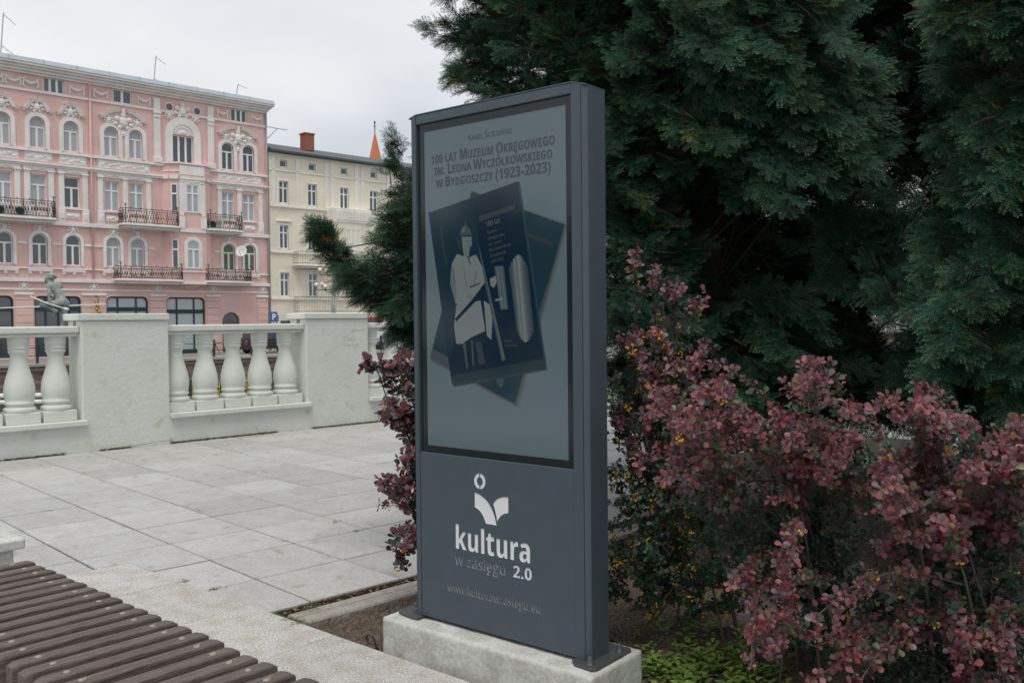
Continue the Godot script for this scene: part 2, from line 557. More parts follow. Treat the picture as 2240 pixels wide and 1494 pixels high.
func add_slab(parent: Node, p: PackedVector2Array, m: Material, called := "paving_slab") -> void:
	if p.size() < 3: return
	var area := 0.0
	for k in p.size(): area += p[k].cross(p[(k + 1) % p.size()])
	if absf(area) < 0.004: return
	put(parent, called, slab(p, -0.009, rng.randf_range(-0.0012, 0.0012), 0.003), m)

# ---------------------------------------------------------------- balustrade
func make_balustrade() -> void:
	var z0 := -9.44
	var t := thing("balustrade", "pale green plastered balustrade with square piers along the paved terrace", "balustrade", Vector3(0, 0, z0))
	# a low wall under everything
	var st := nst()
	var pts := 60
	# its foot is a little uneven
	bx(st, Vector3(-6, -0.04, -0.40), Vector3(15.5, 0.27, 0.0), 0.0)
	put(t, "base_wall", done(st), mats.plaster)
	var prof := [Vector2(0.0, 0.0), Vector2(0.135, 0.0), Vector2(0.146, 0.012), Vector2(0.146, 0.036), Vector2(0.135, 0.05), Vector2(0.119, 0.055), Vector2(0.119, 0.068), Vector2(0.128, 0.074), Vector2(0.134, 0.085), Vector2(0.134, 0.097), Vector2(0.127, 0.106),
		Vector2(0.124, 0.108), Vector2(0.131, 0.135), Vector2(0.137, 0.175), Vector2(0.138, 0.215), Vector2(0.134, 0.26), Vector2(0.124, 0.31), Vector2(0.110, 0.36), Vector2(0.095, 0.41), Vector2(0.082, 0.46), Vector2(0.074, 0.51), Vector2(0.073, 0.535), Vector2(0.078, 0.56), Vector2(0.088, 0.578), Vector2(0.094, 0.586), Vector2(0.094, 0.596),
		Vector2(0.087, 0.602), Vector2(0.087, 0.612), Vector2(0.095, 0.618), Vector2(0.097, 0.626), Vector2(0.095, 0.634), Vector2(0.089, 0.638), Vector2(0.091, 0.645), Vector2(0.096, 0.66), Vector2(0.097, 0.735)]
	var lt := nst(true)
	lathe(lt, prof, 28)
	var bal := done(lt)
	var block := box_mesh(Vector3(-0.158, 0, -0.14), Vector3(0.150, 0.108, 0.14), 0.006)
	for s in range(-3, 5):
		var p0 := 3.145 + 2.555 * s      # pier
		var p1 := p0 + 0.885
		var pst := nst()
		bx(pst, Vector3(p0, -0.04, -0.38), Vector3(p1, 1.315, 0.0025), 0.010)
		var pier := put(t, "pier", done(pst), mats.plaster)
		var cst := nst()
		bx(cst, Vector3(p0 - 0.035, 1.316, -0.42), Vector3(p1 + 0.005, 1.386, 0.022), 0.008)
		put(pier, "cap", done(cst), mats.plaster)
		# broken plaster shows brick under the cap
		var br := nst()
		bx(br, Vector3(p0 - 0.003, 1.245, -0.22), Vector3(p0 + 0.02, 1.31, -0.14), 0.004)
		put(pier, "bare_brick", done(br), mats.brickred)
		if s == 4: continue
		var q0 := p1
		var q1 := p0 + 2.555
		put(t, "sill", box_mesh(Vector3(q0 - 0.0, 0.271, -0.40), Vector3(q1 + 0.035, 0.322, 0.055), 0.006), mats.plaster)
		put(t, "rail", box_mesh(Vector3(q0 - 0.001, 1.192, -0.34), Vector3(q1 - 0.001, 1.262, -0.035), 0.012), mats.plaster)
		put(t, "rail_moulding", box_mesh(Vector3(q0 - 0.001, 1.158, -0.31), Vector3(q1 - 0.001, 1.191, -0.065), 0.008), mats.plaster)
		for k in 5:
			var x := q0 + 0.147 + 0.334 * k
			var b := put(t, "baluster", bal, mats.plaster, Transform3D(Basis(Vector3.UP, rng.randf() * TAU), Vector3(x, 0.430, -0.18)))
			put(b, "block", block, mats.plaster, Transform3D(Basis(Vector3.UP, -b.rotation.y), Vector3(0, -0.1075, 0)))
	balustrade_marks(t)

func balustrade_marks(t: Node3D) -> void:
	strokes(t, "scribble", [[748, 741, 752, 737, 757, 736, 753, 741, 757, 744, 751, 746], [760, 733, 762, 745], [766, 740, 763, 744, 767, 745, 769, 739, 770, 746], [773, 734, 774, 745, 778, 744, 777, 740, 774, 741], [752, 750, 752, 757], [756, 751, 760, 751, 756, 756, 761, 756], [765, 752, 763, 756, 767, 757, 768, 751], [771, 749, 771, 757, 775, 756, 774, 752], [778, 751, 780, 756, 783, 750, 780, 760, 776, 763]], 0.0022, mats.scrawl)
	for l in [[275, 978, 285, 972, 292, 976, 302, 973, 320, 971, 345, 966, 372, 963, 380, 966], [372, 957, 376, 962], [770, 722, 785, 723, 800, 722]]: strokes(t, "crack", [l], 0.0016, mats.joint)

func strokes(parent: Node, called: String, lines: Array, r: float, m: Material) -> void:
	var st := nst()
	for l in lines:
		var pts := []
		var rad := []
		for i in range(0, l.size(), 2):
			var p := on_far(l[i], l[i + 1], -9.4375)
			pts.append(p - parent.position)
			rad.append(r)
		tube(st, pts, rad, 4)
	put(parent, called, done(st), m)

# ---------------------------------------------------------------- plinth and kiosk
func kiosk_frame(a: float, y: float, n: float) -> Transform3D:
	return Transform3D(Basis(ALONG, Vector3.UP, OUTWARD), ALONG * a - OUTWARD * n + Vector3(0, y, 0))

func make_plinth() -> void:
	# rough cast block, its faces broken up by small dents
	var n := FastNoiseLite.new()
	n.seed = 5; n.frequency = 9.0; n.fractal_octaves = 4
	var st := nst(true)
	var lo := Vector3(-0.517, -0.16, -0.235)
	var hi := Vector3(0.478, 0.116, 0.082)
	var nx := 80; var ny := 22; var nz := 26
	var warp := func(p: Vector3) -> Vector3:
		var q := p
		# round the edges, then dent
		var rr := 0.007
		var c := Vector3(clampf(q.x, lo.x + rr, hi.x - rr), clampf(q.y, lo.y, hi.y - rr), clampf(q.z, lo.z + rr, hi.z - rr))
		var d := q - c
		if d.length() > rr: q = c + d.normalized() * rr
		var k := n.get_noise_3dv(q)
		var k2 := n.get_noise_3dv(q * 4.0 + Vector3(7, 3, 1))
		var dn := Vector3(d.x, d.y, d.z).normalized() if d.length() > 0.001 else Vector3.UP
		q += dn * (k * 0.0026 + k2 * 0.0009)
		if q.y < 0.03: q += Vector3(0, 0, 1) * maxf(0, d.z) / rr * 0.012 * (0.03 - q.y) / 0.19
		return q
	var face := func(o: Vector3, u: Vector3, v: Vector3, nu: int, nv: int) -> void:
		for i in nu:
			for j in nv:
				var a := o + u * (float(i) / nu) + v * (float(j) / nv)
				var b := o + u * (float(i + 1) / nu) + v * (float(j) / nv)
				var c := o + u * (float(i + 1) / nu) + v * (float(j + 1) / nv)
				var d := o + u * (float(i) / nu) + v * (float(j + 1) / nv)
				quad(st, warp.call(d), warp.call(c), warp.call(b), warp.call(a))
	var e := hi - lo
	face.call(Vector3(lo.x, lo.y, hi.z), Vector3(e.x, 0, 0), Vector3(0, e.y, 0), nx, ny)
	face.call(Vector3(hi.x, lo.y, lo.z), Vector3(-e.x, 0, 0), Vector3(0, e.y, 0), nx, ny)
	face.call(Vector3(lo.x, lo.y, lo.z), Vector3(0, 0, e.z), Vector3(0, e.y, 0), nz, ny)
	face.call(Vector3(hi.x, lo.y, hi.z), Vector3(0, 0, -e.z), Vector3(0, e.y, 0), nz, ny)
	face.call(Vector3(lo.x, hi.y, hi.z), Vector3(e.x, 0, 0), Vector3(0, 0, -e.z), nx, nz)
	var o := put(self, "concrete_plinth", done(st), mats.concrete, kiosk_frame(-2.12, 0, 2.487))
	tag(o, "rough pale concrete plinth under the dark metal kiosk", "plinth")

func font_of(bold: bool) -> SystemFont:
	var key := "bold" if bold else "plain"
	if not mats.has("font_" + key):
		var f := SystemFont.new()
		f.font_names = PackedStringArray(["Droid Sans"])
		f.font_weight = 700 if bold else 400
		mats["font_" + key] = f
	return mats["font_" + key]

# runs: [text, cap height]; fitted between x0 and x1 on a baseline
func lettering(runs: Array, x0: float, x1: float, base: float, depth: float, bold := false, step := 1.0) -> ArrayMesh:
	var f := font_of(bold)
	var total := 0.0
	for r in runs: total += f.get_string_size(r[0], HORIZONTAL_ALIGNMENT_LEFT, -1, 64).x * r[1]
	var ref := TextMesh.new()
	ref.font = f; ref.text = "H"; ref.font_size = 64; ref.pixel_size = 1.0; ref.depth = 0.1
	ref.horizontal_alignment = HORIZONTAL_ALIGNMENT_LEFT
	var hb := ref.get_aabb()
	var sx := (x1 - x0) / total
	var x := x0
	var st := SurfaceTool.new()
	for r in runs:
		var tm := TextMesh.new()
		tm.font = f; tm.text = r[0]; tm.font_size = 64; tm.pixel_size = 1.0; tm.depth = 1.0
		tm.curve_step = step
		tm.horizontal_alignment = HORIZONTAL_ALIGNMENT_LEFT
		var s: float = r[1] / hb.size.y
		var b := Basis(Vector3(sx * r[1], 0, 0), Vector3(0, s, 0), Vector3(0, 0, depth))
		var adv: float = f.get_string_size(r[0], HORIZONTAL_ALIGNMENT_LEFT, -1, 64).x * r[1] * sx
		if r[0].strip_edges() != "":
			st.append_from(tm, 0, Transform3D(b, Vector3(x, base - hb.position.y * s, 0)))
		x += adv
	return st.commit()

func make_kiosk() -> void:
	var t := Node3D.new()
	t.name = numbered("information_kiosk")
	add_child(t)
	t.transform = kiosk_frame(-2.12, 0.0, 2.487)
	tag(t, "tall dark grey metal information kiosk with a display screen, on a concrete plinth", "kiosk")
	var yb := 0.127
	var yt := 2.075
	var d := -0.118
	# posts with cut corners and a top that slopes outwards
	for s in [0, 1]:
		var ia := -0.3805 if s == 0 else 0.3555
		var oa := -0.402 if s == 0 else 0.395
		var ob := -0.416 if s == 0 else 0.414
		var sg := -1.0 if s == 0 else 1.0
		var post := nst()
		var sec := [Vector2(ia, 0.0), Vector2(oa, 0.0), Vector2(oa, d), Vector2(ia, d)]
		var top := func(x: float) -> float: return yt - 0.004 - maxf(0.0, absf(x - ia)) * 0.27
		prism(post, sec, yb, top, s == 0)
		put(t, "post", done(post), mats.kiosk)
		var cor := nst()
		var g := 0.0022 * sg
		var sec2 := [Vector2(oa + g, -0.001), Vector2(ob - 0.004 * sg, -0.010), Vector2(ob, -0.015), Vector2(ob, d), Vector2(oa + g, d)]
		prism(cor, sec2, yb, top, s == 0)
		put(t, "side_cover", done(cor), mats.kiosk)
		var seam := nst()
		bx(seam, Vector3(minf(oa, oa + g) + 0.0002, yb, d + 0.004), Vector3(maxf(oa, oa + g) - 0.0002, yt - 0.03, -0.006))
		put(t, "seam", done(seam), mats.gap)
	# head rail, lid, sill of the screen
	put(t, "head_rail", box_mesh(Vector3(-0.379, 2.036, -0.10), Vector3(0.354, yt - 0.0032, 0.0), 0.003), mats.kiosk)
	var lid := nst()
	var lp := PackedVector2Array([Vector2(-0.4165, yt - 0.0128), Vector2(-0.3805, yt - 0.0028), Vector2(0.3555, yt - 0.0028), Vector2(0.4145, yt - 0.0190), Vector2(0.4145, yt - 0.0145), Vector2(0.3555, yt + 0.0015), Vector2(-0.3805, yt + 0.0015), Vector2(-0.4165, yt - 0.0085)])
	plate(lid, lp, d - 0.001, 0.0005)
	put(t, "lid", done(lid), mats.kiosk)
	put(t, "back_panel", box_mesh(Vector3(-0.378, yb + 0.01, d + 0.002), Vector3(0.353, yt - 0.006, d + 0.02), 0.0), mats.kiosk)
	# screen: dark surround, the display and its print
	var sc := put(t, "screen", box_mesh(Vector3(-0.3785, 0.771, -0.040), Vector3(0.3535, 2.035, -0.012), 0.001), mats.bezel)
	var disp := StandardMaterial3D.new()
	disp.albedo_texture = screen_picture()
	disp.roughness = 0.09
	disp.metallic_specular = 0.5
	var ds := SurfaceTool.new()
	ds.begin(Mesh.PRIMITIVE_TRIANGLES)
	var qa := [Vector3(-0.344, 0.798, -0.0112), Vector3(-0.344, 2.004, -0.0112), Vector3(0.326, 2.004, -0.0112), Vector3(0.326, 0.798, -0.0112)]
	var qu := [Vector2(0, 1), Vector2(0, 0), Vector2(1, 0), Vector2(1, 1)]
	for k in [0, 1, 2, 0, 2, 3]:
		ds.set_normal(Vector3(0, 0, 1)); ds.set_uv(qu[k]); ds.add_vertex(qa[k])
	put(sc, "display", ds.commit(), disp)
	var ink := mat(lin(0.045, 0.06, 0.068), 0.30)
	var pale := mat(lin(0.05, 0.062, 0.07), 0.4)
	var zt := Transform3D(Basis(), Vector3(0, 0, -0.0108))
	put(sc, "heading_text", lettering([["K", 0.022], ["AMIL ", 0.0178], ["Ś", 0.022], ["CIESIŃSKI", 0.0178]], -0.12, 0.092, 1.942, 0.0004), ink, zt)
	put(sc, "heading_text", lettering([["100 LAT ", 0.031], ["M", 0.039], ["UZEUM ", 0.031], ["O", 0.039], ["KRĘGOWEGO", 0.031]], -0.309, 0.281, 1.878, 0.0004, true), ink, zt)
	put(sc, "heading_text", lettering([["IM. ", 0.029], ["L", 0.037], ["EONA ", 0.029], ["W", 0.037], ["YCZÓŁKOWSKIEGO", 0.029]], -0.293, 0.270, 1.8335, 0.0004, true), ink, zt)
	put(sc, "heading_text", lettering([["W ", 0.029], ["B", 0.037], ["YDGOSZCZY ", 0.029], ["(1923-2023)", 0.036]], -0.284, 0.263, 1.786, 0.0004, true), ink, zt)
	# small lines on the pictured book covers
	var cover := Transform3D(Basis(Vector3(0, 0, 1), 0.165), Vector3(-0.035, 1.618, -0.0108))
	var lines := ["100 lat", "Muzeum", "Okręgowego", "im. Leona", "Wyczółkowskiego", "w Bydgoszczy", "1923–2023"]
	var wid := [0.07, 0.052, 0.082, 0.062, 0.105, 0.078, 0.062]
	var y := 0.0
	for k in 7:
		put(sc, "cover_text", lettering([[lines[k], 0.019 if k == 0 else 0.0098]], 0.0, wid[k], y, 0.0003, k == 0, 2.0), pale, cover)
		y -= 0.026 if k == 0 else 0.0215
	put(sc, "cover_text", lettering([["Kamil", 0.010]], 0.046, 0.080, 1.2, 0.0003, false, 2.0), pale, zt)
	put(sc, "cover_text", lettering([["Ściesiński", 0.010]], 0.046, 0.108, 1.184, 0.0003, false, 2.0), pale, zt)
	# lower panel: letters and emblem cut to white; thin lines greyed for recess shade
	var pan := CSGCombiner3D.new()
	pan.name = "front_panel"
	pan.scale = Vector3.ONE / 20.0
	t.add_child(pan, true)
	var base := CSGBox3D.new()
	base.name = "sheet"
	base.size = Vector3(0.7325, 0.638, 0.010) * 20.0
	base.position = Vector3(-0.0125, 0.130 + 0.319, -0.007) * 20.0
	base.material = mats.kiosk
	pan.add_child(base)
	var cuts := []
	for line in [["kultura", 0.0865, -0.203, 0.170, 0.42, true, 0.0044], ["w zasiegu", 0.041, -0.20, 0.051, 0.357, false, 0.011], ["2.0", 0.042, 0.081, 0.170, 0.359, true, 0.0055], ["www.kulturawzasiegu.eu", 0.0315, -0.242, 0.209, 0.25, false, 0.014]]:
		var f := font_of(line[5])
		var whole := f.get_string_size(line[0], HORIZONTAL_ALIGNMENT_LEFT, -1, 64).x
		for i in line[0].length():
			var ch: String = line[0].substr(i, 1)
			if ch == " ": continue
			var e0: float = line[2] + (line[3] - line[2]) * f.get_string_size(line[0].substr(0, i), HORIZONTAL_ALIGNMENT_LEFT, -1, 64).x / whole
			var e1: float = e0 + (line[3] - line[2]) * f.get_string_size(ch, HORIZONTAL_ALIGNMENT_LEFT, -1, 64).x / whole
			cuts.append([lettering([[ch, line[1]]], e0, e1, line[4], line[6], line[5], 2.0), mats.white_sheet if line[5] else mats.shaded_slot])
	for m in cuts:
		var c := CSGMesh3D.new()
		c.name = "cut"
		c.mesh = m[0]
		c.material = m[1]
		c.operation = CSGShape3D.OPERATION_SUBTRACTION
		c.scale = Vector3.ONE * 20.0
		c.position.z = -0.04
		pan.add_child(c, true)
	for poly in emblem():
		var c := CSGPolygon3D.new()
		c.name = "cut"
		var big := PackedVector2Array()
		for v in poly: big.append(v * 20.0)
		c.polygon = big
		c.depth = 0.064
		c.operation = CSGShape3D.OPERATION_SUBTRACTION
		c.material = mats.white_sheet
		c.position.z = -0.02
		pan.add_child(c, true)
	put(t, "panel_edge", box_mesh(Vector3(-0.379, 0.7615, -0.10), Vector3(0.354, 0.7705, -0.0025), 0.002), mats.kiosk)
	# foot plates bolted to the plinth
	for s in [0, 1]:
		var p := nst()
		var poly := PackedVector2Array([Vector2(-0.505, -0.200), Vector2(-0.372, -0.200), Vector2(-0.372, 0.032), Vector2(-0.400, 0.038), Vector2(-0.488, 0.020), Vector2(-0.505, 0.004)]) if s == 0 else PackedVector2Array([Vector2(0.352, -0.200), Vector2(0.450, -0.200), Vector2(0.462, -0.185), Vector2(0.462, 0.030), Vector2(0.450, 0.046), Vector2(0.378, 0.040), Vector2(0.352, 0.016)])
		var flip := PackedVector2Array()
		for v in poly: flip.append(v)
		slab_into(p, flip, 0.1165, 0.1268, 0.002)
		var fp := put(t, "foot_plate", done(p), mats.bolt)
		var spots := [Vector2(-0.455, -0.045), Vector2(-0.455, -0.16)] if s == 0 else [Vector2(0.424, 0.012), Vector2(0.436, -0.150)]
		for q in spots:
			var bs := nst(true)
			lathe(bs, [Vector2(0.0155, 0.1266), Vector2(0.0155, 0.1290), Vector2(0.0115, 0.1292), Vector2(0.0115, 0.140), Vector2(0.0105, 0.1412), Vector2(0.0105, 0.143), Vector2(0.0095, 0.148), Vector2(0.0065, 0.1525), Vector2(0.0, 0.1545)], 16, Vector3(q.x, 0, q.y))
			put(fp, "bolt", done(bs), mats.bolt)

func prism(st: SurfaceTool, sec: Array, y0: float, top: Callable, flip: bool) -> void:
	var n := sec.size()
	for k in n:
		var a: Vector2 = sec[k]
		var b: Vector2 = sec[(k + 1) % n]
		var p := Vector3(a.x, y0, a.y); var q := Vector3(b.x, y0, b.y)
		var p1 := Vector3(a.x, top.call(a.x), a.y); var q1 := Vector3(b.x, top.call(b.x), b.y)
		if flip: quad(st, p, p1, q1, q)
		else: quad(st, p, q, q1, p1)
	for k in range(1, n - 1):
		var a: Vector2 = sec[0]; var b: Vector2 = sec[k]; var c: Vector2 = sec[k + 1]
		var p := Vector3(a.x, top.call(a.x), a.y); var q := Vector3(b.x, top.call(b.x), b.y); var r := Vector3(c.x, top.call(c.x), c.y)
		if flip: tri(st, p, r, q)
		else: tri(st, p, q, r)

func emblem() -> Array:
	var out := []
	for s in [-1.0, 1.0]:
		var p := PackedVector2Array()
		for k in 13:
			var a := -PI / 2 + PI * k / 12.0
			p.append(Vector2(-0.071 + s * maxf(0.0022, cos(a) * 0.0275), 0.687 + sin(a) * 0.029))
		for k in 13:
			var a := PI / 2 - PI * k / 12.0
			p.append(Vector2(-0.071 + s * maxf(0.0022, cos(a) * 0.0145), 0.687 + sin(a) * 0.0165))
		out.append(p)
	var l := PackedVector2Array()
	for k in 11:
		var u := k / 10.0
		l.append(bez(Vector2(-0.097, 0.643), Vector2(-0.012, 0.630), Vector2(0.008, 0.534), u))
	for k in 11:
		var u := k / 10.0
		l.append(bez(Vector2(-0.044, 0.534), Vector2(-0.058, 0.580), Vector2(-0.097, 0.588), u))
	out.append(l)
	var r := PackedVector2Array()
	for k in 9:
		var u := k / 8.0
		r.append(bez(Vector2(0.064, 0.643), Vector2(0.010, 0.642), Vector2(-0.007, 0.610), u))
	for k in 7:
		var u := k / 6.0
		r.append(bez(Vector2(-0.003, 0.603), Vector2(0.006, 0.580), Vector2(0.0115, 0.548), u))
	for k in 7:
		var u := k / 6.0
		r.append(bez(Vector2(0.0125, 0.551), Vector2(0.030, 0.582), Vector2(0.064, 0.586), u))
	out.append(r)
	# the hook under the e of the second line
	out.append(PackedVector2Array([Vector2(-0.0335, 0.3575), Vector2(-0.030, 0.3575), Vector2(-0.0365, 0.350), Vector2(-0.0345, 0.3475), Vector2(-0.030, 0.3485), Vector2(-0.030, 0.3455), Vector2(-0.036, 0.3450), Vector2(-0.040, 0.3485)]))
	return out

func bez(a: Vector2, b: Vector2, c: Vector2, u: float) -> Vector2:
	return a * (1 - u) * (1 - u) + b * 2 * u * (1 - u) + c * u * u

# the picture on the display: two tilted book covers on a plain ground
func screen_picture() -> ImageTexture:
	var w := 536
	var h := 965
	var img := Image.create(w, h, false, Image.FORMAT_RGB8)
	img.fill(lin(0.104, 0.145, 0.163))
	var sh := func(c: Color, pts: Array) -> void: fill(img, c, pts)
	# soft drop shadow printed under the covers
	var dark := lin(0.012, 0.034, 0.050)
	var deep := lin(0.005, 0.018, 0.034)
	var grey := lin(0.16, 0.185, 0.19)
	var mid := lin(0.05, 0.072, 0.082)
	for k in 6:
		var o := 0.003 * (6 - k)
		var v := 0.105 - 0.010 * k
		fill(img, lin(v, v * 1.25, v * 1.34), [Vector2(-0.104 + o * 0.4, 1.755), Vector2(0.317 + o, 1.601), Vector2(0.092 + o, 0.98 - o), Vector2(-0.328 + o * 0.4, 1.137 - o)])
	fill(img, dark, [Vector2(-0.104, 1.755), Vector2(0.317, 1.601), Vector2(0.092, 0.98), Vector2(-0.328, 1.137)])
	fill(img, lin(0.03, 0.04, 0.044), [Vector2(0.15, 1.588), Vector2(0.265, 1.548), Vector2(0.262, 1.530), Vector2(0.15, 1.572)])
	fill(img, mid, [Vector2(0.24, 1.40), Vector2(0.25, 1.40), Vector2(0.19, 1.22), Vector2(0.18, 1.24)])
	fill(img, mid, [Vector2(-0.328, 1.137), Vector2(-0.315, 1.172), Vector2(-0.20, 1.13), Vector2(-0.21, 1.093)])
	fill(img, mid, [Vector2(0.0, 1.07), Vector2(0.05, 1.09), Vector2(0.035, 1.035), Vector2(0.02, 1.035)])
	for k in 5:
		var o := 0.0025 * (5 - k)
		fill(img, lin(0.03 - 0.004 * k, 0.05 - 0.004 * k, 0.065 - 0.004 * k), [Vector2(-0.327 + o, 1.694), Vector2(0.112 + o, 1.768), Vector2(0.226 + o, 1.117 - o), Vector2(-0.215 + o, 1.041 - o)])
	fill(img, deep, [Vector2(-0.327, 1.694), Vector2(0.112, 1.768), Vector2(0.226, 1.117), Vector2(-0.215, 1.041)])
	fill(img, lin(0.009, 0.027, 0.043), [Vector2(-0.327, 1.694), Vector2(-0.10, 1.732), Vector2(-0.06, 1.50), Vector2(-0.23, 1.12), Vector2(-0.235, 1.16)])
	fill(img, lin(0.03, 0.045, 0.052), [Vector2(-0.269, 1.636), Vector2(-0.262, 1.636), Vector2(-0.232, 1.489), Vector2(-0.240, 1.489)])
	fill(img, lin(0.03, 0.045, 0.052), [Vector2(-0.07, 1.66), Vector2(0.10, 1.69), Vector2(0.103, 1.672), Vector2(-0.068, 1.640)])
	fill(img, lin(0.016, 0.034, 0.048), [Vector2(-0.215, 1.041), Vector2(0.226, 1.117), Vector2(0.222, 1.145), Vector2(-0.220, 1.070)])
	# armour at the side: tall pale plates
	for k in 9:
		var u := k / 8.0
		var tone := lin(0.02, 0.035, 0.045).lerp(grey, [0.3, 0.55, 0.9, 0.7, 1.0, 0.75, 0.5, 0.35, 0.2][k])
		var xt := lerpf(0.070, 0.146, u)
		var xb := lerpf(0.106, 0.172, u)
		fill(img, tone, [Vector2(xt, 1.47 + 0.04 * sin(u * PI)), Vector2(xt + 0.0105, 1.47 + 0.04 * sin(u * PI)), Vector2(xb + 0.0095, 1.235 - 0.035 * sin(u * PI)), Vector2(xb, 1.235 - 0.035 * sin(u * PI))])
	for k in 5:
		var u := k / 4.0
		fill(img, mid.lerp(grey, [0.2, 0.7, 0.3, 0.6, 0.1][k]), [Vector2(0.003 + 0.036 * u, 1.474), Vector2(0.011 + 0.036 * u, 1.474), Vector2(0.036 + 0.030 * u, 1.318), Vector2(0.029 + 0.030 * u, 1.318)])
	fill(img, grey, [Vector2(-0.02, 1.43), Vector2(0.008, 1.44), Vector2(0.014, 1.418), Vector2(0.0, 1.395), Vector2(-0.016, 1.405)])
	fill(img, grey, [Vector2(0.005, 1.355), Vector2(0.04, 1.36), Vector2(0.04, 1.352), Vector2(0.005, 1.347)])
	# seated figure in a pale blouse and skirt with a spiked helmet
	var skin := lin(0.13, 0.15, 0.155)
	fill(img, lin(0.03, 0.04, 0.045), [Vector2(-0.180, 1.592), Vector2(-0.148, 1.600), Vector2(-0.155, 1.540), Vector2(-0.172, 1.548)])
	fill(img, skin, [Vector2(-0.155, 1.592), Vector2(-0.106, 1.588), Vector2(-0.104, 1.560), Vector2(-0.118, 1.538), Vector2(-0.120, 1.515), Vector2(-0.145, 1.515), Vector2(-0.152, 1.555)])
	fill(img, mid, [Vector2(-0.168, 1.598), Vector2(-0.160, 1.620), Vector2(-0.138, 1.634), Vector2(-0.136, 1.662), Vector2(-0.133, 1.634), Vector2(-0.114, 1.618), Vector2(-0.104, 1.594)])
	fill(img, grey, [Vector2(-0.180, 1.529), Vector2(-0.125, 1.512), Vector2(-0.085, 1.521), Vector2(-0.052, 1.469), Vector2(-0.041, 1.419), Vector2(-0.064, 1.397), Vector2(-0.133, 1.331), Vector2(-0.191, 1.343), Vector2(-0.217, 1.419), Vector2(-0.208, 1.493)])
	# folds of the sleeve and collar, hair and features
	fill(img, lin(0.11, 0.13, 0.137), [Vector2(-0.206, 1.49), Vector2(-0.192, 1.47), Vector2(-0.186, 1.36), Vector2(-0.192, 1.345), Vector2(-0.214, 1.42)])
	fill(img, lin(0.11, 0.13, 0.137), [Vector2(-0.088, 1.46), Vector2(-0.080, 1.46), Vector2(-0.092, 1.41), Vector2(-0.100, 1.41)])
	fill(img, lin(0.12, 0.14, 0.147), [Vector2(-0.150, 1.48), Vector2(-0.145, 1.48), Vector2(-0.128, 1.40), Vector2(-0.136, 1.40)])
	fill(img, mid, [Vector2(-0.128, 1.512), Vector2(-0.118, 1.513), Vector2(-0.112, 1.485), Vector2(-0.116, 1.485)])
	fill(img, mid, [Vector2(-0.120, 1.405), Vector2(-0.07, 1.418), Vector2(-0.066, 1.412), Vector2(-0.116, 1.398)])
	for q in [Vector2(-0.128, 1.574), Vector2(-0.111, 1.573)]: fill(img, lin(0.03, 0.04, 0.045), [q + Vector2(-0.005, 0.0), q + Vector2(0, 0.0025), q + Vector2(0.004, 0.0), q + Vector2(0, -0.002)])
	fill(img, lin(0.05, 0.058, 0.06), [Vector2(-0.122, 1.551), Vector2(-0.110, 1.552), Vector2(-0.112, 1.548), Vector2(-0.120, 1.548)])
	fill(img, lin(0.09, 0.105, 0.11), [Vector2(-0.117, 1.572), Vector2(-0.113, 1.560), Vector2(-0.119, 1.558)])
	for k in 7: fill(img, lin(0.02, 0.03, 0.035), [Vector2(-0.176 + 0.002 * k, 1.592 - 0.008 * k), Vector2(-0.162 + 0.001 * k, 1.596 - 0.008 * k), Vector2(-0.156 + 0.001 * k, 1.588 - 0.008 * k), Vector2(-0.170 + 0.002 * k, 1.583 - 0.008 * k)])
	fill(img, lin(0.11, 0.13, 0.135), [Vector2(-0.155, 1.607), Vector2(-0.148, 1.622), Vector2(-0.138, 1.629), Vector2(-0.142, 1.606)])
	fill(img, grey, [Vector2(-0.187, 1.338), Vector2(-0.065, 1.352), Vector2(-0.044, 1.24), Vector2(-0.112, 1.217), Vector2(-0.158, 1.192), Vector2(-0.189, 1.191), Vector2(-0.20, 1.257)])
	fill(img, grey, [Vector2(-0.05, 1.352), Vector2(-0.006, 1.329), Vector2(-0.015, 1.207), Vector2(-0.037, 1.223)])
	fill(img, deep, [Vector2(-0.195, 1.285), Vector2(-0.188, 1.275), Vector2(-0.03, 1.395), Vector2(-0.045, 1.412), Vector2(-0.09, 1.37)])
	fill(img, skin, [Vector2(-0.125, 1.385), Vector2(-0.10, 1.365), Vector2(-0.11, 1.352), Vector2(-0.13, 1.365)])
	fill(img, mid, [Vector2(-0.074, 1.560), Vector2(-0.067, 1.545), Vector2(0.052, 1.136), Vector2(0.034, 1.130), Vector2(-0.040, 1.40)])
	fill(img, lin(0.10, 0.12, 0.125), [Vector2(-0.072, 1.555), Vector2(-0.069, 1.545), Vector2(0.046, 1.136), Vector2(0.041, 1.134)])
	fill(img, mid, [Vector2(-0.158, 1.194), Vector2(-0.142, 1.195), Vector2(-0.130, 1.101), Vector2(-0.138, 1.098)])
	fill(img, mid, [Vector2(-0.115, 1.205), Vector2(-0.106, 1.205), Vector2(-0.100, 1.110), Vector2(-0.108, 1.110)])
	fill(img, lin(0.03, 0.045, 0.055), [Vector2(-0.095, 1.20), Vector2(-0.065, 1.20), Vector2(-0.045, 1.12), Vector2(-0.075, 1.115)])
	img.resize(w / 2, h / 2, Image.INTERPOLATE_LANCZOS)
	img.resize(w, h, Image.INTERPOLATE_CUBIC)
	return ImageTexture.create_from_image(img)

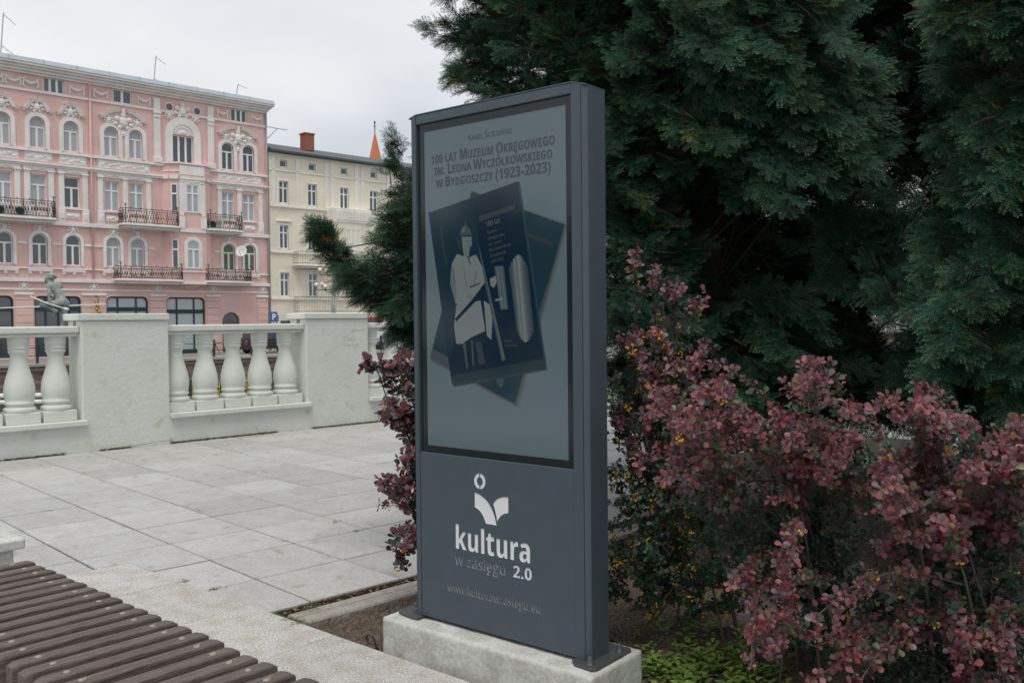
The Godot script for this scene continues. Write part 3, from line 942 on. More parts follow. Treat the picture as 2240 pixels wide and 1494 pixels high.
func fill(img: Image, c: Color, pts: Array) -> void:
	var poly := PackedVector2Array()
	var lo := Vector2(1e9, 1e9)
	var hi := -lo
	for p in pts:
		var q := Vector2((p.x + 0.344) * 800.0, (2.004 - p.y) * 800.0)
		poly.append(q)
		lo = lo.min(q); hi = hi.max(q)
	for y in range(maxi(0, int(lo.y)), mini(img.get_height(), int(hi.y) + 1)):
		# spans of the outline on this row
		var xs := []
		var fy := y + 0.5
		for k in poly.size():
			var a := poly[k]
			var b := poly[(k + 1) % poly.size()]
			if (a.y <= fy) != (b.y <= fy): xs.append(a.x + (fy - a.y) / (b.y - a.y) * (b.x - a.x))
		xs.sort()
		for k in range(0, xs.size() - 1, 2):
			var x0 := maxi(0, int(round(xs[k])))
			var x1 := mini(img.get_width(), int(round(xs[k + 1])))
			if x1 > x0: img.fill_rect(Rect2i(x0, y, x1 - x0, 1), c)

# ---------------------------------------------------------------- bench
func make_bench() -> void:
	var turn := atan2(0.124, 1.551)
	var t := thing("slatted_bench", "backless bench of weathered brown wooden slats on the light granite strip", "bench", Vector3(1.048, 0, -2.555), turn)
	# local x runs to the slat ends (0 is the end nearest the bed), z along the row
	var meshes := []
	for v in 4: meshes.append(slat_mesh(v))
	var stud_st := nst(true)
	lathe(stud_st, [Vector2(0.009, 0.0), Vector2(0.008, 0.002), Vector2(0.005, 0.0035), Vector2(0, 0.004)], 10)
	var stud := done(stud_st)
	var lic := nst()
	for k in 9:
		var a := rng.randf() * TAU
		var r := rng.randf_range(0.008, 0.020)
		var c := Vector3(cos(a) * r * 1.3, 0.0008, sin(a) * r * 0.7)
		var s := rng.randf_range(0.0025, 0.006)
		for j in 5:
			var b0 := TAU * j / 5
			var b1 := TAU * (j + 1) / 5
			tri(lic, c, c + Vector3(cos(b0) * s, 0, sin(b0) * s * 0.6), c + Vector3(cos(b1) * s, 0, sin(b1) * s * 0.6))
	var lichen := done(lic)
	for k in range(-11, 17):
		var z := 0.0815 * k + rng.randf_range(-0.002, 0.002)
		var xf := Transform3D(Basis(Vector3.UP, rng.randf_range(-0.004, 0.004)), Vector3(rng.randf_range(-0.006, 0.004), 0.45 + rng.randf_range(-0.002, 0.002), z))
		var s := put(t, "slat", meshes[rng.randi() % 4], mats.wood[rng.randi() % 5], xf)
		for x in [-0.065, -0.36]:
			put(s, "stud", stud, mats.stud, Transform3D(Basis(), Vector3(x + rng.randf_range(-0.006, 0.006), -0.0012, rng.randf_range(-0.004, 0.004))))
			if rng.randf() < 0.45:
				put(s, "lichen", lichen, mats.lichen, Transform3D(Basis(Vector3.UP, rng.randf_range(-0.4, 0.4)).scaled(Vector3.ONE * rng.randf_range(0.5, 0.8)), Vector3(x + rng.randf_range(-0.01, 0.02), 0.0002, rng.randf_range(-0.003, 0.003))))
	for x in [-0.065, -0.36]:
		put(t, "bearer", box_mesh(Vector3(x - 0.022, 0.335, -0.92), Vector3(x + 0.022, 0.3795, 1.33), 0.003), mats.iron)
	for z in [-0.75, 0.25, 1.2]:
		put(t, "leg", box_mesh(Vector3(-0.37, 0.0, z - 0.05), Vector3(-0.05, 0.334, z + 0.05), 0.008), mats.concrete)
	# a second seat of stone farther along
	var b := thing("stone_seat", "pale stone slab seat on a block beyond the slatted bench", "seat", Vector3(1.06, 0, -3.98), turn)
	put(b, "seat_slab", box_mesh(Vector3(-0.55, 0.400, -0.18), Vector3(0.0, 0.440, 0.10), 0.006), mats.concrete)
	put(b, "support", box_mesh(Vector3(-0.50, 0.0, -0.15), Vector3(-0.035, 0.3995, 0.075), 0.006), mats.concrete)

func slat_mesh(v: int) -> ArrayMesh:
	var n := FastNoiseLite.new()
	n.seed = 60 + v; n.frequency = 1.0
	var st := nst()
	var nx := 26
	var L := 0.430
	# section of a slat with eased upper edges
	var sec := [Vector2(-0.0225, -0.070), Vector2(-0.0230, -0.007), Vector2(-0.0218, -0.0025), Vector2(-0.0190, -0.0004), Vector2(0.0, 0.0), Vector2(0.0190, -0.0004), Vector2(0.0218, -0.0025), Vector2(0.0230, -0.007), Vector2(0.0225, -0.070)]
	var rows := []
	for i in nx + 1:
		var x := -L * (1.0 - float(i) / nx)
		var row := []
		var e := minf(x + L, -x)
		var sq := 1.0
		var dy := 0.0
		if e < 0.010:
			sq = 1.0 - 0.12 * (1.0 - e / 0.010)
			dy = -0.006 * (1.0 - e / 0.010)
		for j in sec.size():
			var p: Vector2 = sec[j]
			var wv := n.get_noise_3d(x * 14.0, p.x * 160.0, p.y * 100.0)
			row.append(Vector3(x, p.y + (dy if p.y > -0.03 else 0.0) + wv * 0.0004 * (1.0 if p.y > -0.03 else 0.0), p.x * sq + n.get_noise_2d(x * 6.0, p.y * 20.0) * 0.0006))
		rows.append(row)
	for i in nx:
		for j in sec.size():
			var k := (j + 1) % sec.size()
			quad(st, rows[i][j], rows[i + 1][j], rows[i + 1][k], rows[i][k])
	for j in range(1, sec.size() - 1):
		tri(st, rows[0][0], rows[0][j], rows[0][j + 1])
		tri(st, rows[nx][0], rows[nx][j + 1], rows[nx][j])
	return done(st)

# ---------------------------------------------------------------- facades (x along, y up, z towards the river)
# fills a storey between u0..u1, v0..v1 around openings [u0, u1, v0, v1, rise of the arch], with reveals
func wall_band(st: SurfaceTool, u0: float, u1: float, v0: float, v1: float, ops: Array, dep: float) -> void:
	var u := u0
	for o in ops:
		vrect(st, u, o[0], v0, v1)
		vrect(st, o[0], o[1], v0, o[2])
		var line := outline(o)
		for k in line.size() - 1:
			var a: Vector2 = line[k]
			var b: Vector2 = line[k + 1]
			quad(st, Vector3(a.x, a.y, 0), Vector3(a.x, a.y, -dep), Vector3(b.x, b.y, -dep), Vector3(b.x, b.y, 0))
			if k > 0 and k < line.size() - 2: quad(st, Vector3(a.x, a.y, 0), Vector3(a.x, v1, 0), Vector3(b.x, v1, 0), Vector3(b.x, b.y, 0))
		quad(st, Vector3(o[0], o[2], 0), Vector3(o[1], o[2], 0), Vector3(o[1], o[2], -dep), Vector3(o[0], o[2], -dep))
		u = o[1]
	vrect(st, u, u1, v0, v1)

func vrect(st: SurfaceTool, a: float, b: float, c: float, d: float, z := 0.0) -> void:
	if b - a < 0.001 or d - c < 0.001: return
	quad(st, Vector3(a, c, z), Vector3(a, d, z), Vector3(b, d, z), Vector3(b, c, z))

# left jamb, head, right jamb of an opening
func outline(o: Array) -> Array:
	var out := [Vector2(o[0], o[2])]
	var rise: float = o[4]
	if rise <= 0.0:
		out.append(Vector2(o[0], o[3])); out.append(Vector2(o[1], o[3]))
	else:
		var c: float = (o[0] + o[1]) * 0.5
		var r: float = (o[1] - o[0]) * 0.5
		for k in 13:
			var t := PI * k / 12.0
			var cx := -cos(t)
			var sy := sin(t)
			if rise < r * 0.7:   # flat head with rounded corners
				cx = signf(cx) * (r - rise * (1.0 - minf(1.0, absf(cx) * 2.0))) / r if absf(cx) > 0.5 else cx * 2.0 * (r - rise) / r
				sy = minf(1.0, sy * 1.15)
				cx = clampf(cx, -1, 1)
			out.append(Vector2(c + cx * r, o[3] - rise + sy * rise))
		if rise < r * 0.7:
			out = [Vector2(o[0], o[2])]
			for k in 5:
				var t := PI / 2 * k / 4.0
				out.append(Vector2(o[0] + rise * (1 - cos(t)), o[3] - rise * (1 - sin(t))))
			for k in 5:
				var t := PI / 2 * k / 4.0
				out.append(Vector2(o[1] - rise * (1 - sin(t)), o[3] - rise * (1 - cos(t))))
	out.append(Vector2(o[1], o[2]))
	return out

# a flat ring round an opening, standing proud
func ring(st: SurfaceTool, o: Array, wide: float, proud: float, foot := 0.0) -> void:
	var inner := outline(o)
	var outer := outline([o[0] - wide, o[1] + wide, o[2] - foot, o[3] + wide, (o[4] + wide) if o[4] > 0 else 0.0])
	for k in inner.size() - 1:
		var a: Vector2 = inner[k]; var b: Vector2 = inner[k + 1]
		var c: Vector2 = outer[k]; var d: Vector2 = outer[k + 1]
		quad(st, Vector3(a.x, a.y, proud), Vector3(c.x, c.y, proud), Vector3(d.x, d.y, proud), Vector3(b.x, b.y, proud))
		quad(st, Vector3(c.x, c.y, proud), Vector3(c.x, c.y, 0), Vector3(d.x, d.y, 0), Vector3(d.x, d.y, proud))
		quad(st, Vector3(a.x, a.y, proud), Vector3(b.x, b.y, proud), Vector3(b.x, b.y, -0.05), Vector3(a.x, a.y, -0.05))

# window: frame with its pane as a child; style 0 arched or plain with transom and one mullion, 1 cross, 2 two lights, 3 three lights
func window(house: Node3D, o: Array, z: float, style: int, glass: Material, frame: Material, called := "window") -> void:
	var w: float = o[1] - o[0]
	var h: float = o[3] - o[2]
	var key := "win_%.2f_%.2f_%.2f_%d" % [w, h, o[4], style]
	if not tex_cache.has(key):
		var st := nst()
		var f := 0.075
		var oo := [-w / 2, w / 2, 0.0, h, o[4]]
		var line := outline(oo)
		for k in line.size() - 1:
			var a: Vector2 = line[k]; var b: Vector2 = line[k + 1]
			var ce := Vector2(0, h * 0.5)
			var ai := a + Vector2(signf(-a.x) * f, 0) if k == 0 or o[4] <= 0 else a.move_toward(Vector2(0, h - w / 2), f)
			var bi := b + Vector2(signf(-b.x) * f, 0) if k == line.size() - 2 or o[4] <= 0 else b.move_toward(Vector2(0, h - w / 2), f)
			if o[4] <= 0 and k == 1:
				ai = a + Vector2(f, -f); bi = b + Vector2(-f, -f)
			elif o[4] <= 0 and k == 0: bi = b + Vector2(f, -f)
			elif o[4] <= 0 and k == 2: ai = a + Vector2(-f, -f)
			quad(st, Vector3(ai.x, ai.y, 0.03), Vector3(a.x, a.y, 0.03), Vector3(b.x, b.y, 0.03), Vector3(bi.x, bi.y, 0.03))
			quad(st, Vector3(ai.x, ai.y, 0.03), Vector3(bi.x, bi.y, 0.03), Vector3(bi.x, bi.y, 0.0), Vector3(ai.x, ai.y, 0.0))
		bx(st, Vector3(-w / 2 + 0.001, 0.001, -0.02), Vector3(w / 2 - 0.001, 0.08, 0.035))
		var tr := h * (0.64 if style == 0 else 0.66)
		if style <= 1: bx(st, Vector3(-w / 2 + 0.002, tr, -0.02), Vector3(w / 2 - 0.002, tr + 0.10, 0.036))
		if style == 0: bx(st, Vector3(-0.065, 0.07, -0.02), Vector3(0.065, tr + 0.01, 0.034))
		if style == 1: bx(st, Vector3(-0.06, 0.07, -0.02), Vector3(0.06, h - 0.05, 0.034))
		if style == 2: bx(st, Vector3(-0.08, 0.07, -0.02), Vector3(0.08, h - 0.05, 0.034))
		if style == 3:
			for x in [-w / 6, w / 6]: bx(st, Vector3(x - 0.07, 0.07, -0.02), Vector3(x + 0.07, h - 0.05, 0.034))
		var pst := nst()
		var poly := PackedVector2Array()
		for p in line: poly.append(p)
		plate(pst, poly, -0.03, -0.008)
		tex_cache[key] = [done(st), done(pst)]
	var ms: Array = tex_cache[key]
	var n := put(house, called, ms[0], frame, Transform3D(Basis(), Vector3((o[0] + o[1]) / 2, o[2], z)))
	put(n, "pane", ms[1], glass)

# a moulding of square section along a line in the wall plane
func moulding(st: SurfaceTool, pts: Array, thick: float, proud: float) -> void:
	for k in pts.size() - 1:
		var a: Vector2 = pts[k]; var b: Vector2 = pts[k + 1]
		var n := (b - a).orthogonal().normalized() * thick * 0.5
		if n.y < 0: n = -n
		var p := [Vector3(a.x - n.x, a.y - n.y, 0), Vector3(a.x + n.x, a.y + n.y, 0), Vector3(b.x + n.x, b.y + n.y, 0), Vector3(b.x - n.x, b.y - n.y, 0)]
		var zf := Vector3(0, 0, proud)
		var zs := Vector3(0, 0, proud * 0.55)
		quad(st, p[1], p[1] + zf, p[2] + zf, p[2])
		quad(st, p[0] + zs, p[1] + zf, p[2] + zf, p[3] + zs)
		quad(st, p[0], p[0] + zs, p[3] + zs, p[3])

func relief(st: SurfaceTool, u0: float, u1: float, v0: float, v1: float, sd: int) -> void:
	var r := RandomNumberGenerator.new()
	r.seed = sd
	bx(st, Vector3(u0, v0, 0), Vector3(u1, v1, 0.05))
	var n := int((u1 - u0) / 0.30) + 1
	for k in n:
		var x := lerpf(u0 + 0.12, u1 - 0.12, (k + 0.5) / n)
		var y := lerpf(v0, v1, 0.5 + 0.16 * sin(k * 2.1))
		ball(st, Vector3(x, y, 0.05), Vector3(r.randf_range(0.10, 0.19), r.randf_range(0.06, (v1 - v0) * 0.36), 0.07), 7, 4)
		ball(st, Vector3(x + 0.12, y + r.randf_range(-0.08, 0.08), 0.05), Vector3(0.08, 0.05, 0.05), 6, 4)

func cartouche(st: SurfaceTool, c: Vector2, s: float) -> void:
	ball(st, Vector3(c.x, c.y, 0.03), Vector3(0.20, 0.26, 0.16) * s, 8, 5)
	for sg in [-1.0, 1.0]:
		ball(st, Vector3(c.x + sg * 0.26 * s, c.y + 0.12 * s, 0.03), Vector3(0.13, 0.12, 0.11) * s, 7, 4)
		ball(st, Vector3(c.x + sg * 0.33 * s, c.y - 0.10 * s, 0.03), Vector3(0.12, 0.09, 0.10) * s, 7, 4)
		ball(st, Vector3(c.x + sg * 0.15 * s, c.y - 0.24 * s, 0.03), Vector3(0.10, 0.12, 0.10) * s, 7, 4)
	ball(st, Vector3(c.x, c.y + 0.30 * s, 0.03), Vector3(0.11, 0.11, 0.12) * s, 7, 4)

func swag(st: SurfaceTool, c: Vector2, w: float) -> void:
	var pts := []
	var rad := []
	for k in 9:
		var t := k / 8.0 * 2.0 - 1.0
		pts.append(Vector3(c.x + t * w * 0.36, c.y - 0.16 * (1 - t * t) + 0.10, 0.05))
		rad.append(0.05 + 0.05 * (1 - t * t))
	tube(st, pts, rad, 6)
	for sg in [-1.0, 1.0]:
		ball(st, Vector3(c.x + sg * w * 0.40, c.y + 0.16, 0.04), Vector3(0.09, 0.10, 0.08), 6, 4)
		ball(st, Vector3(c.x + sg * w * 0.42, c.y - 0.06, 0.04), Vector3(0.065, 0.17, 0.06), 6, 4)
		ball(st, Vector3(c.x + sg * w * 0.42, c.y - 0.24, 0.04), Vector3(0.08, 0.08, 0.06), 6, 4)

# iron balcony rail round three sides: d is how far it stands out
func railing(st: SurfaceTool, u0: float, u1: float, v0: float, v1: float, d: float, fancy := true) -> void:
	var path := [Vector3(u0, 0, 0.05), Vector3(u0, 0, d - 0.12), Vector3(u0 + 0.12, 0, d), Vector3(u1 - 0.12, 0, d), Vector3(u1, 0, d - 0.12), Vector3(u1, 0, 0.05)]
	for k in path.size() - 1:
		var a: Vector3 = path[k]; var b: Vector3 = path[k + 1]
		for y in [v0 + 0.06, v1]: rod(st, a + Vector3(0, y, 0), b + Vector3(0, y, 0), 0.022, 4)
		if fancy: rod(st, a + Vector3(0, v1 - 0.14, 0), b + Vector3(0, v1 - 0.14, 0), 0.016, 4)
		var n := maxi(1, int(a.distance_to(b) / (0.17 if fancy else 0.14)))
		for i in n + 1:
			var p := a.lerp(b, float(i) / n)
			if not fancy or i % 4 == 0: rod(st, p + Vector3(0, v0, 0), p + Vector3(0, v1, 0), 0.018 if fancy else 0.012, 4)
			if fancy and i < n:
				var q := a.lerp(b, float(i + 1) / n)
				rod(st, p + Vector3(0, v0 + 0.08, 0), q + Vector3(0, v1 - 0.15, 0), 0.015, 3)
				rod(st, q + Vector3(0, v0 + 0.08, 0), p + Vector3(0, v1 - 0.15, 0), 0.015, 3)
				# belly scrolls
				var m := p.lerp(q, 0.5) + (Vector3(0, 0, 0.05) if k == 2 else Vector3.ZERO)
				ball(st, m + Vector3(0, lerpf(v0, v1, 0.42), 0), Vector3(0.055, 0.055, 0.03), 5, 3)
				if i % 4 == 2: ball(st, p + Vector3(0, v1 + 0.06, 0), Vector3(0.03, 0.07, 0.03), 5, 3)
	if fancy:
		for p in [path[2], path[3]]:
			rod(st, p + Vector3(0, v0 - 0.05, 0), p + Vector3(0, v1 + 0.32, 0), 0.025, 4)
			for s in [-0.13, 0.13]: rod(st, p + Vector3(0, v1 + 0.16, 0), p + Vector3(s, v1 + 0.34, 0), 0.016, 3)

func balcony(house: Node3D, u0: float, u1: float, v: float, top: float, d: float, m_slab: Material, fancy := true) -> void:
	var st := nst()
	var poly := PackedVector2Array([Vector2(u0 - 0.10, 0.0), Vector2(u1 + 0.10, 0.0), Vector2(u1 + 0.10, d - 0.1), Vector2(u1 - 0.06, d + 0.10), Vector2(u0 + 0.06, d + 0.10), Vector2(u0 - 0.10, d - 0.1)])
	slab_into(st, poly, v - 0.13, v, 0.02)
	var p2 := PackedVector2Array([Vector2(u0 + 0.05, 0.0), Vector2(u1 - 0.05, 0.0), Vector2(u1 - 0.05, d - 0.25), Vector2(u1 - 0.2, d - 0.10), Vector2(u0 + 0.2, d - 0.10), Vector2(u0 + 0.05, d - 0.25)])
	slab_into(st, p2, v - 0.30, v - 0.131, 0.02)
	var b := put(house, "balcony", done(st), m_slab)
	var rs := nst()
	railing(rs, u0, u1, v + 0.03, top, d, fancy)
	put(b, "railing", done(rs), mats.iron)

func make_pink_house() -> void:
	var t := thing("pink_house", "ornate pink tenement house with white window surrounds across the river", "house", Vector3(0, 0, -62))
	var u0 := 9.0
	var u1 := 34.25
	var base := -1.02
	var arch := 0.42
	# openings storey by storey
	var f3 := []; var f2 := []; var f1 := []; var at := []; var gf := []
	for c in [14.28, 16.28, 18.28, 20.285, 22.82, 24.44, 31.10, 32.75]:
		f3.append([c - 0.46, c + 0.46, 12.44, 14.42, arch])
		f2.append([c - 0.48, c + 0.48, 8.80, 10.80, 0.0])
		f1.append([c - 0.455, c + 0.455, 5.08, 7.06, arch])
	f3.insert(6, [26.99, 28.51, 12.44, 14.48, 0.0])
	at = [[18.69, 19.94, 16.05, 17.0, 0.0], [23.01, 24.24, 16.07, 16.98, 0.0], [31.42, 32.67, 16.04, 16.98, 0.0]]
	gf = [[13.57, 16.71, base + 0.25, 3.10, 0.35], [17.88, 20.72, base + 0.25, 3.11, 0.35], [22.31, 25.11, base + 0.25, 3.12, 0.35], [26.37, 29.21, base + 0.1, 3.11, 0.35], [30.47, 31.85, base + 0.1, 2.05, 0.66]]
	var st := nst()
	wall_band(st, u0, u1, base, 4.15, gf, 0.30)
	wall_band(st, u0, u1, 4.15, 7.80, f1, 0.22)
	wall_band(st, u0, u1, 7.80, 11.49, f2, 0.22)
	wall_band(st, u0, u1, 11.49, 16.0, f3, 0.22)
	wall_band(st, u0, u1, 16.0, 17.1, at, 0.22)
	# the other sides of the block
	quad(st, Vector3(u1, base, 0), Vector3(u1, 17.1, 0), Vector3(u1, 17.1, -13), Vector3(u1, base, -13))
	quad(st, Vector3(u0, base, -13), Vector3(u0, 17.1, -13), Vector3(u0, 17.1, 0), Vector3(u0, base, 0))
	quad(st, Vector3(u1, base, -13), Vector3(u1, 17.1, -13), Vector3(u0, 17.1, -13), Vector3(u0, base, -13))
	# dark rooms stay closed behind the panes
	vrect(st, u0, u1, base, 17.1, -0.5)
	put(t, "wall", done(st), mats.pink)
	var gl := [mats.glass, mats.glass_sky_curtain, mats.glass]
	for i in f3.size():
		if i == 6: continue
		window(t, f3[i], -0.16, 0, mats.glass if i > 5 else mats.glass_sky_curtain, mats.wframe)
		window(t, f1[i if i < 6 else i - 1], -0.16, 0, mats.glass_green if i >= 7 else (mats.glass_sky_curtain if i == 4 or i == 5 else mats.glass), mats.wframe)
		window(t, f2[i if i < 6 else i - 1], -0.16, 1 if i > 3 else 0, mats.glass if i == 3 else mats.glass_sky_curtain, mats.wframe)
	window(t, f3[6], -0.16, 3, mats.glass, mats.wframe)
	window(t, at[0], -0.12, 3, mats.glass, mats.wframe)
	window(t, at[1], -0.12, 2, mats.glass, mats.wframe)
	window(t, at[2], -0.12, 3, mats.glass, mats.wframe)
	for i in 4:
		var o: Array = gf[i]
		var w: float = o[1] - o[0]
		var fr := nst()
		var oo := [-w / 2, w / 2, 0.0, o[3] - o[2], 0.35]
		ring(fr, [-w / 2 + 0.10, w / 2 - 0.10, 0.0, o[3] - o[2] - 0.10, 0.28], 0.098, 0.03)
		bx(fr, Vector3(-w / 2 + 0.05, 2.15 - base - 0.25 - 0.02, -0.02), Vector3(w / 2 - 0.05, 2.40 - base - 0.25, 0.05))
		for x in ([-w * 0.22, w * 0.22] if i != 1 else [-w * 0.25, 0.05, w * 0.25]): bx(fr, Vector3(x - 0.05, 0.02, -0.02), Vector3(x + 0.05, o[3] - o[2] - 0.06, 0.035))
		bx(fr, Vector3(-w / 2 + 0.05, 0.0, -0.02), Vector3(w / 2 - 0.05, 0.35, 0.04))
		var n := put(t, "shop_window", done(fr), mats.dframe, Transform3D(Basis(), Vector3((o[0] + o[1]) / 2, o[2], -0.2)))
		var pst := nst()
		var poly := PackedVector2Array()
		for p in outline(oo): poly.append(p)
		plate(pst, poly, -0.05, -0.03)
		put(n, "pane", done(pst), mats.shop_glass if i > 1 else mats.glass)
	# arched street door under a fanlight
	var ds := nst()
	var dp := PackedVector2Array()
	for p in outline([30.48, 31.84, base + 0.1, 2.04, 0.66]): dp.append(p)
	plate(ds, dp, -0.26, -0.22)
	var door := put(t, "door", done(ds), mats.glass)
	var ds2 := nst()
	plate(ds2, PackedVector2Array([Vector2(30.49, base + 0.1), Vector2(31.83, base + 0.1), Vector2(31.83, 1.28), Vector2(31.5, 1.34), Vector2(31.16, 1.52), Vector2(30.8, 1.34), Vector2(30.49, 1.28)]), -0.219, -0.15)
	put(door, "leaf", done(ds2), mats.door_brown)
	# mouldings that run the whole front
	var runs := [[15.90, 16.05, 0.10], [12.18, 12.34, 0.16], [11.40, 11.52, 0.22], [11.28, 11.40, 0.12], [7.62, 7.86, 0.20], [4.80, 4.90, 0.10], [3.98, 4.20, 0.20], [3.46, 3.58, 0.08], [16.98, 17.12, 0.16]]
	for r in runs: put(t, "string_course", box_mesh(Vector3(u0, r[0], 0.001), Vector3(u1 + (0.0 if r[2] < 0.15 else 0.02), r[1], r[2]), 0.015), mats.trim)
	# main cornice, gutter and roof
	var co := nst()
	bx(co, Vector3(u0, 17.12, -0.2), Vector3(u1 + 0.10, 17.28, 0.35), 0.02)
	bx(co, Vector3(u0, 17.281, -0.2), Vector3(u1 + 0.22, 17.42, 0.55), 0.03)
	bx(co, Vector3(u0, 17.421, -0.2), Vector3(u1 + 0.34, 17.56, 0.72), 0.02)
	put(t, "cornice", done(co), mats.trim)
	var rf := nst()
	quad(rf, Vector3(u0, 17.565, 0.76), Vector3(u0, 17.86, 0.70), Vector3(u1 + 0.30, 17.86, 0.70), Vector3(u1 + 0.36, 17.565, 0.76))
	quad(rf, Vector3(u0, 17.86, 0.70), Vector3(u0, 18.4, -12), Vector3(u1, 18.4, -12), Vector3(u1 + 0.30, 17.86, 0.70))
	quad(rf, Vector3(u1 + 0.36, 17.565, 0.76), Vector3(u1 + 0.30, 17.86, 0.70), Vector3(u1, 18.4, -12), Vector3(u1 + 0.2, 17.565, -12))
	var roof := put(t, "roof", done(rf), mats.zinc)
	for k in 12:
		var u := 10.5 + k * 2.0
		var sm := nst()
		bx(sm, Vector3(u, 17.58, 0.66), Vector3(u + 0.035, 17.875, 0.775), 0.0)
		put(roof, "seam", done(sm), mats.zinc)
	# third floor: surrounds, hoods and the busy plasterwork above
	for i in f3.size():
		var o: Array = f3[i]
		if i == 6: continue
		var s := nst()
		ring(s, o, 0.27, 0.07, 0.1)
		put(t, "surround", done(s), mats.trim)
		var s1 := nst()
		var o1: Array = f1[i if i < 6 else i - 1]
		ring(s1, o1, 0.20, 0.06, 0.1)
		cartouche(s1, Vector2((o1[0] + o1[1]) / 2, 7.42), 0.85)
		var c1: float = (o1[0] + o1[1]) / 2
		bx(s1, Vector3(c1 - 0.72, 4.66, 0), Vector3(c1 + 0.72, 4.80, 0.12))
		for x in [-0.62, 0.0, 0.62]: bx(s1, Vector3(c1 + x - 0.09, 4.50, 0), Vector3(c1 + x + 0.09, 4.66, 0.09))
		put(t, "surround", done(s1), mats.trim)
	for c in [14.28, 16.28, 18.28, 20.285]:
		var h := nst()
		moulding(h, [Vector2(c - 0.88, 14.78), Vector2(c - 0.68, 14.80), Vector2(c - 0.56, 15.0), Vector2(c - 0.36, 15.33), Vector2(c, 15.50), Vector2(c + 0.36, 15.33), Vector2(c + 0.56, 15.0), Vector2(c + 0.68, 14.80), Vector2(c + 0.88, 14.78)], 0.20, 0.22)
		cartouche(h, Vector2(c, 14.98), 1.0)
		put(t, "hood", done(h), mats.trim)
	for c in [23.63, 31.925]:
		var h := nst()
		for sg in [-1.0, 1.0]: moulding(h, [Vector2(c + sg * 1.55, 14.98), Vector2(c + sg * 1.38, 15.0), Vector2(c + sg * 1.1, 15.22), Vector2(c + sg * 0.7, 15.48), Vector2(c + sg * 0.22, 15.58)], 0.20, 0.22)
		bx(h, Vector3(c - 0.11, 15.15, 0), Vector3(c + 0.11, 15.68, 0.2), 0.03)
		cartouche(h, Vector2(c, 14.82), 1.55)
		for sg in [-1.0, 1.0]: cartouche(h, Vector2(c + sg * 0.95, 14.86), 0.75)
		cartouche(h, Vector2(c, 14.05), 0.7)
		put(t, "hood", done(h), mats.trim)
	# the tall arched niche over the bay
	var nb := nst()
	ring(nb, [26.98, 28.52, 12.44, 15.22, 0.76], 0.52, 0.12, 0.0)
	cartouche(nb, Vector2(27.75, 16.15), 1.5)
	for sg in [-1.0, 1.0]: cartouche(nb, Vector2(27.75 + sg * 0.95, 15.75), 0.8)
	put(t, "niche_surround", done(nb), mats.trim)
	var tp := nst()
	var fan := PackedVector2Array()
	for k in 13: fan.append(Vector2(27.75 - cos(PI * k / 12) * 0.77, 14.50 + sin(PI * k / 12) * 0.72))
	plate(tp, fan, -0.1, 0.05)
	for k in 9: ball(tp, Vector3(27.75 - cos(PI * (k + 0.5) / 9) * 0.55, 14.56 + sin(PI * (k + 0.5) / 9) * 0.50, 0.05), Vector3(0.11, 0.11, 0.06), 7, 4)
	ball(tp, Vector3(27.75, 14.68, 0.05), Vector3(0.28, 0.16, 0.08), 8, 4)
	put(t, "tympanum", done(tp), mats.trim)
	for u in [26.81, 28.82]:
		var rr := nst(true)
		var rxf := Transform3D(Basis(Vector3.RIGHT, PI / 2), Vector3(u, 16.33, 0.0))
		lathe(rr, [Vector2(0.24, -0.02), Vector2(0.24, 0.07), Vector2(0.31, 0.07), Vector2(0.31, -0.02)], 20, Vector3.ZERO, rxf)
		var rw := put(t, "round_window", done(rr), mats.trim)
		var rp := nst()
		lathe(rp, [Vector2(0.24, 0.01), Vector2(0.0, 0.012)], 20, Vector3.ZERO, rxf)
		put(rw, "pane", done(rp), mats.glass)
	for p in [[25.64, 26.18], [29.53, 30.07]]:
		var s := nst()
		bx(s, Vector3(p[0] + 0.04, 12.4, 0), Vector3(p[1] - 0.04, 16.8, 0.14), 0.02)
		bx(s, Vector3(p[0], 15.72, 0), Vector3(p[1], 15.86, 0.22), 0.02)
		bx(s, Vector3(p[0] + 0.02, 15.45, 0), Vector3(p[1] - 0.02, 15.62, 0.19), 0.02)
		bx(s, Vector3(p[0] - 0.05, 12.36, 0), Vector3(p[1] + 0.05, 12.75, 0.20), 0.02)
		put(t, "pilaster", done(s), mats.trim)
	for c in [[16.0, 0.9], [16.95, 1.0], [17.95, 1.0], [20.7, 1.0], [22.2, 1.0], [25.05, 0.95], [30.75, 0.9], [33.45, 0.95]]:
		var s := nst()
		swag(s, Vector2(c[0], 16.50), c[1])
		put(t, "garland", done(s), mats.trim)
	# second floor: pilasters, frieze panels, pedestals
	for u in [15.45, 17.05, 17.60, 19.02, 19.62, 21.08, 22.05, 23.66, 25.25, 30.40, 31.95, 33.65]:
		var s := nst()
		bx(s, Vector3(u - 0.16, 8.75, 0), Vector3(u + 0.16, 10.95, 0.12), 0.015)
		bx(s, Vector3(u - 0.21, 10.95, 0), Vector3(u + 0.21, 11.06, 0.18), 0.015)
		bx(s, Vector3(u - 0.21, 7.87, 0), Vector3(u + 0.21, 8.75, 0.16), 0.02)
		bx(s, Vector3(u - 0.12, 8.05, 0.14), Vector3(u + 0.12, 8.5, 0.20), 0.03)
		put(t, "pilaster", done(s), mats.trim)
	for p in [[15.25, 17.25], [17.40, 19.22], [19.42, 21.28], [21.84, 25.45], [30.2, 33.85]]:
		var s := nst()
		relief(s, p[0], p[1], 11.0, 11.28, int(p[0] * 10))
		relief(s, p[0] + 0.1, p[1] - 0.1, 11.62, 12.16, int(p[0] * 10) + 1)
		put(t, "relief_panel", done(s), mats.trim)
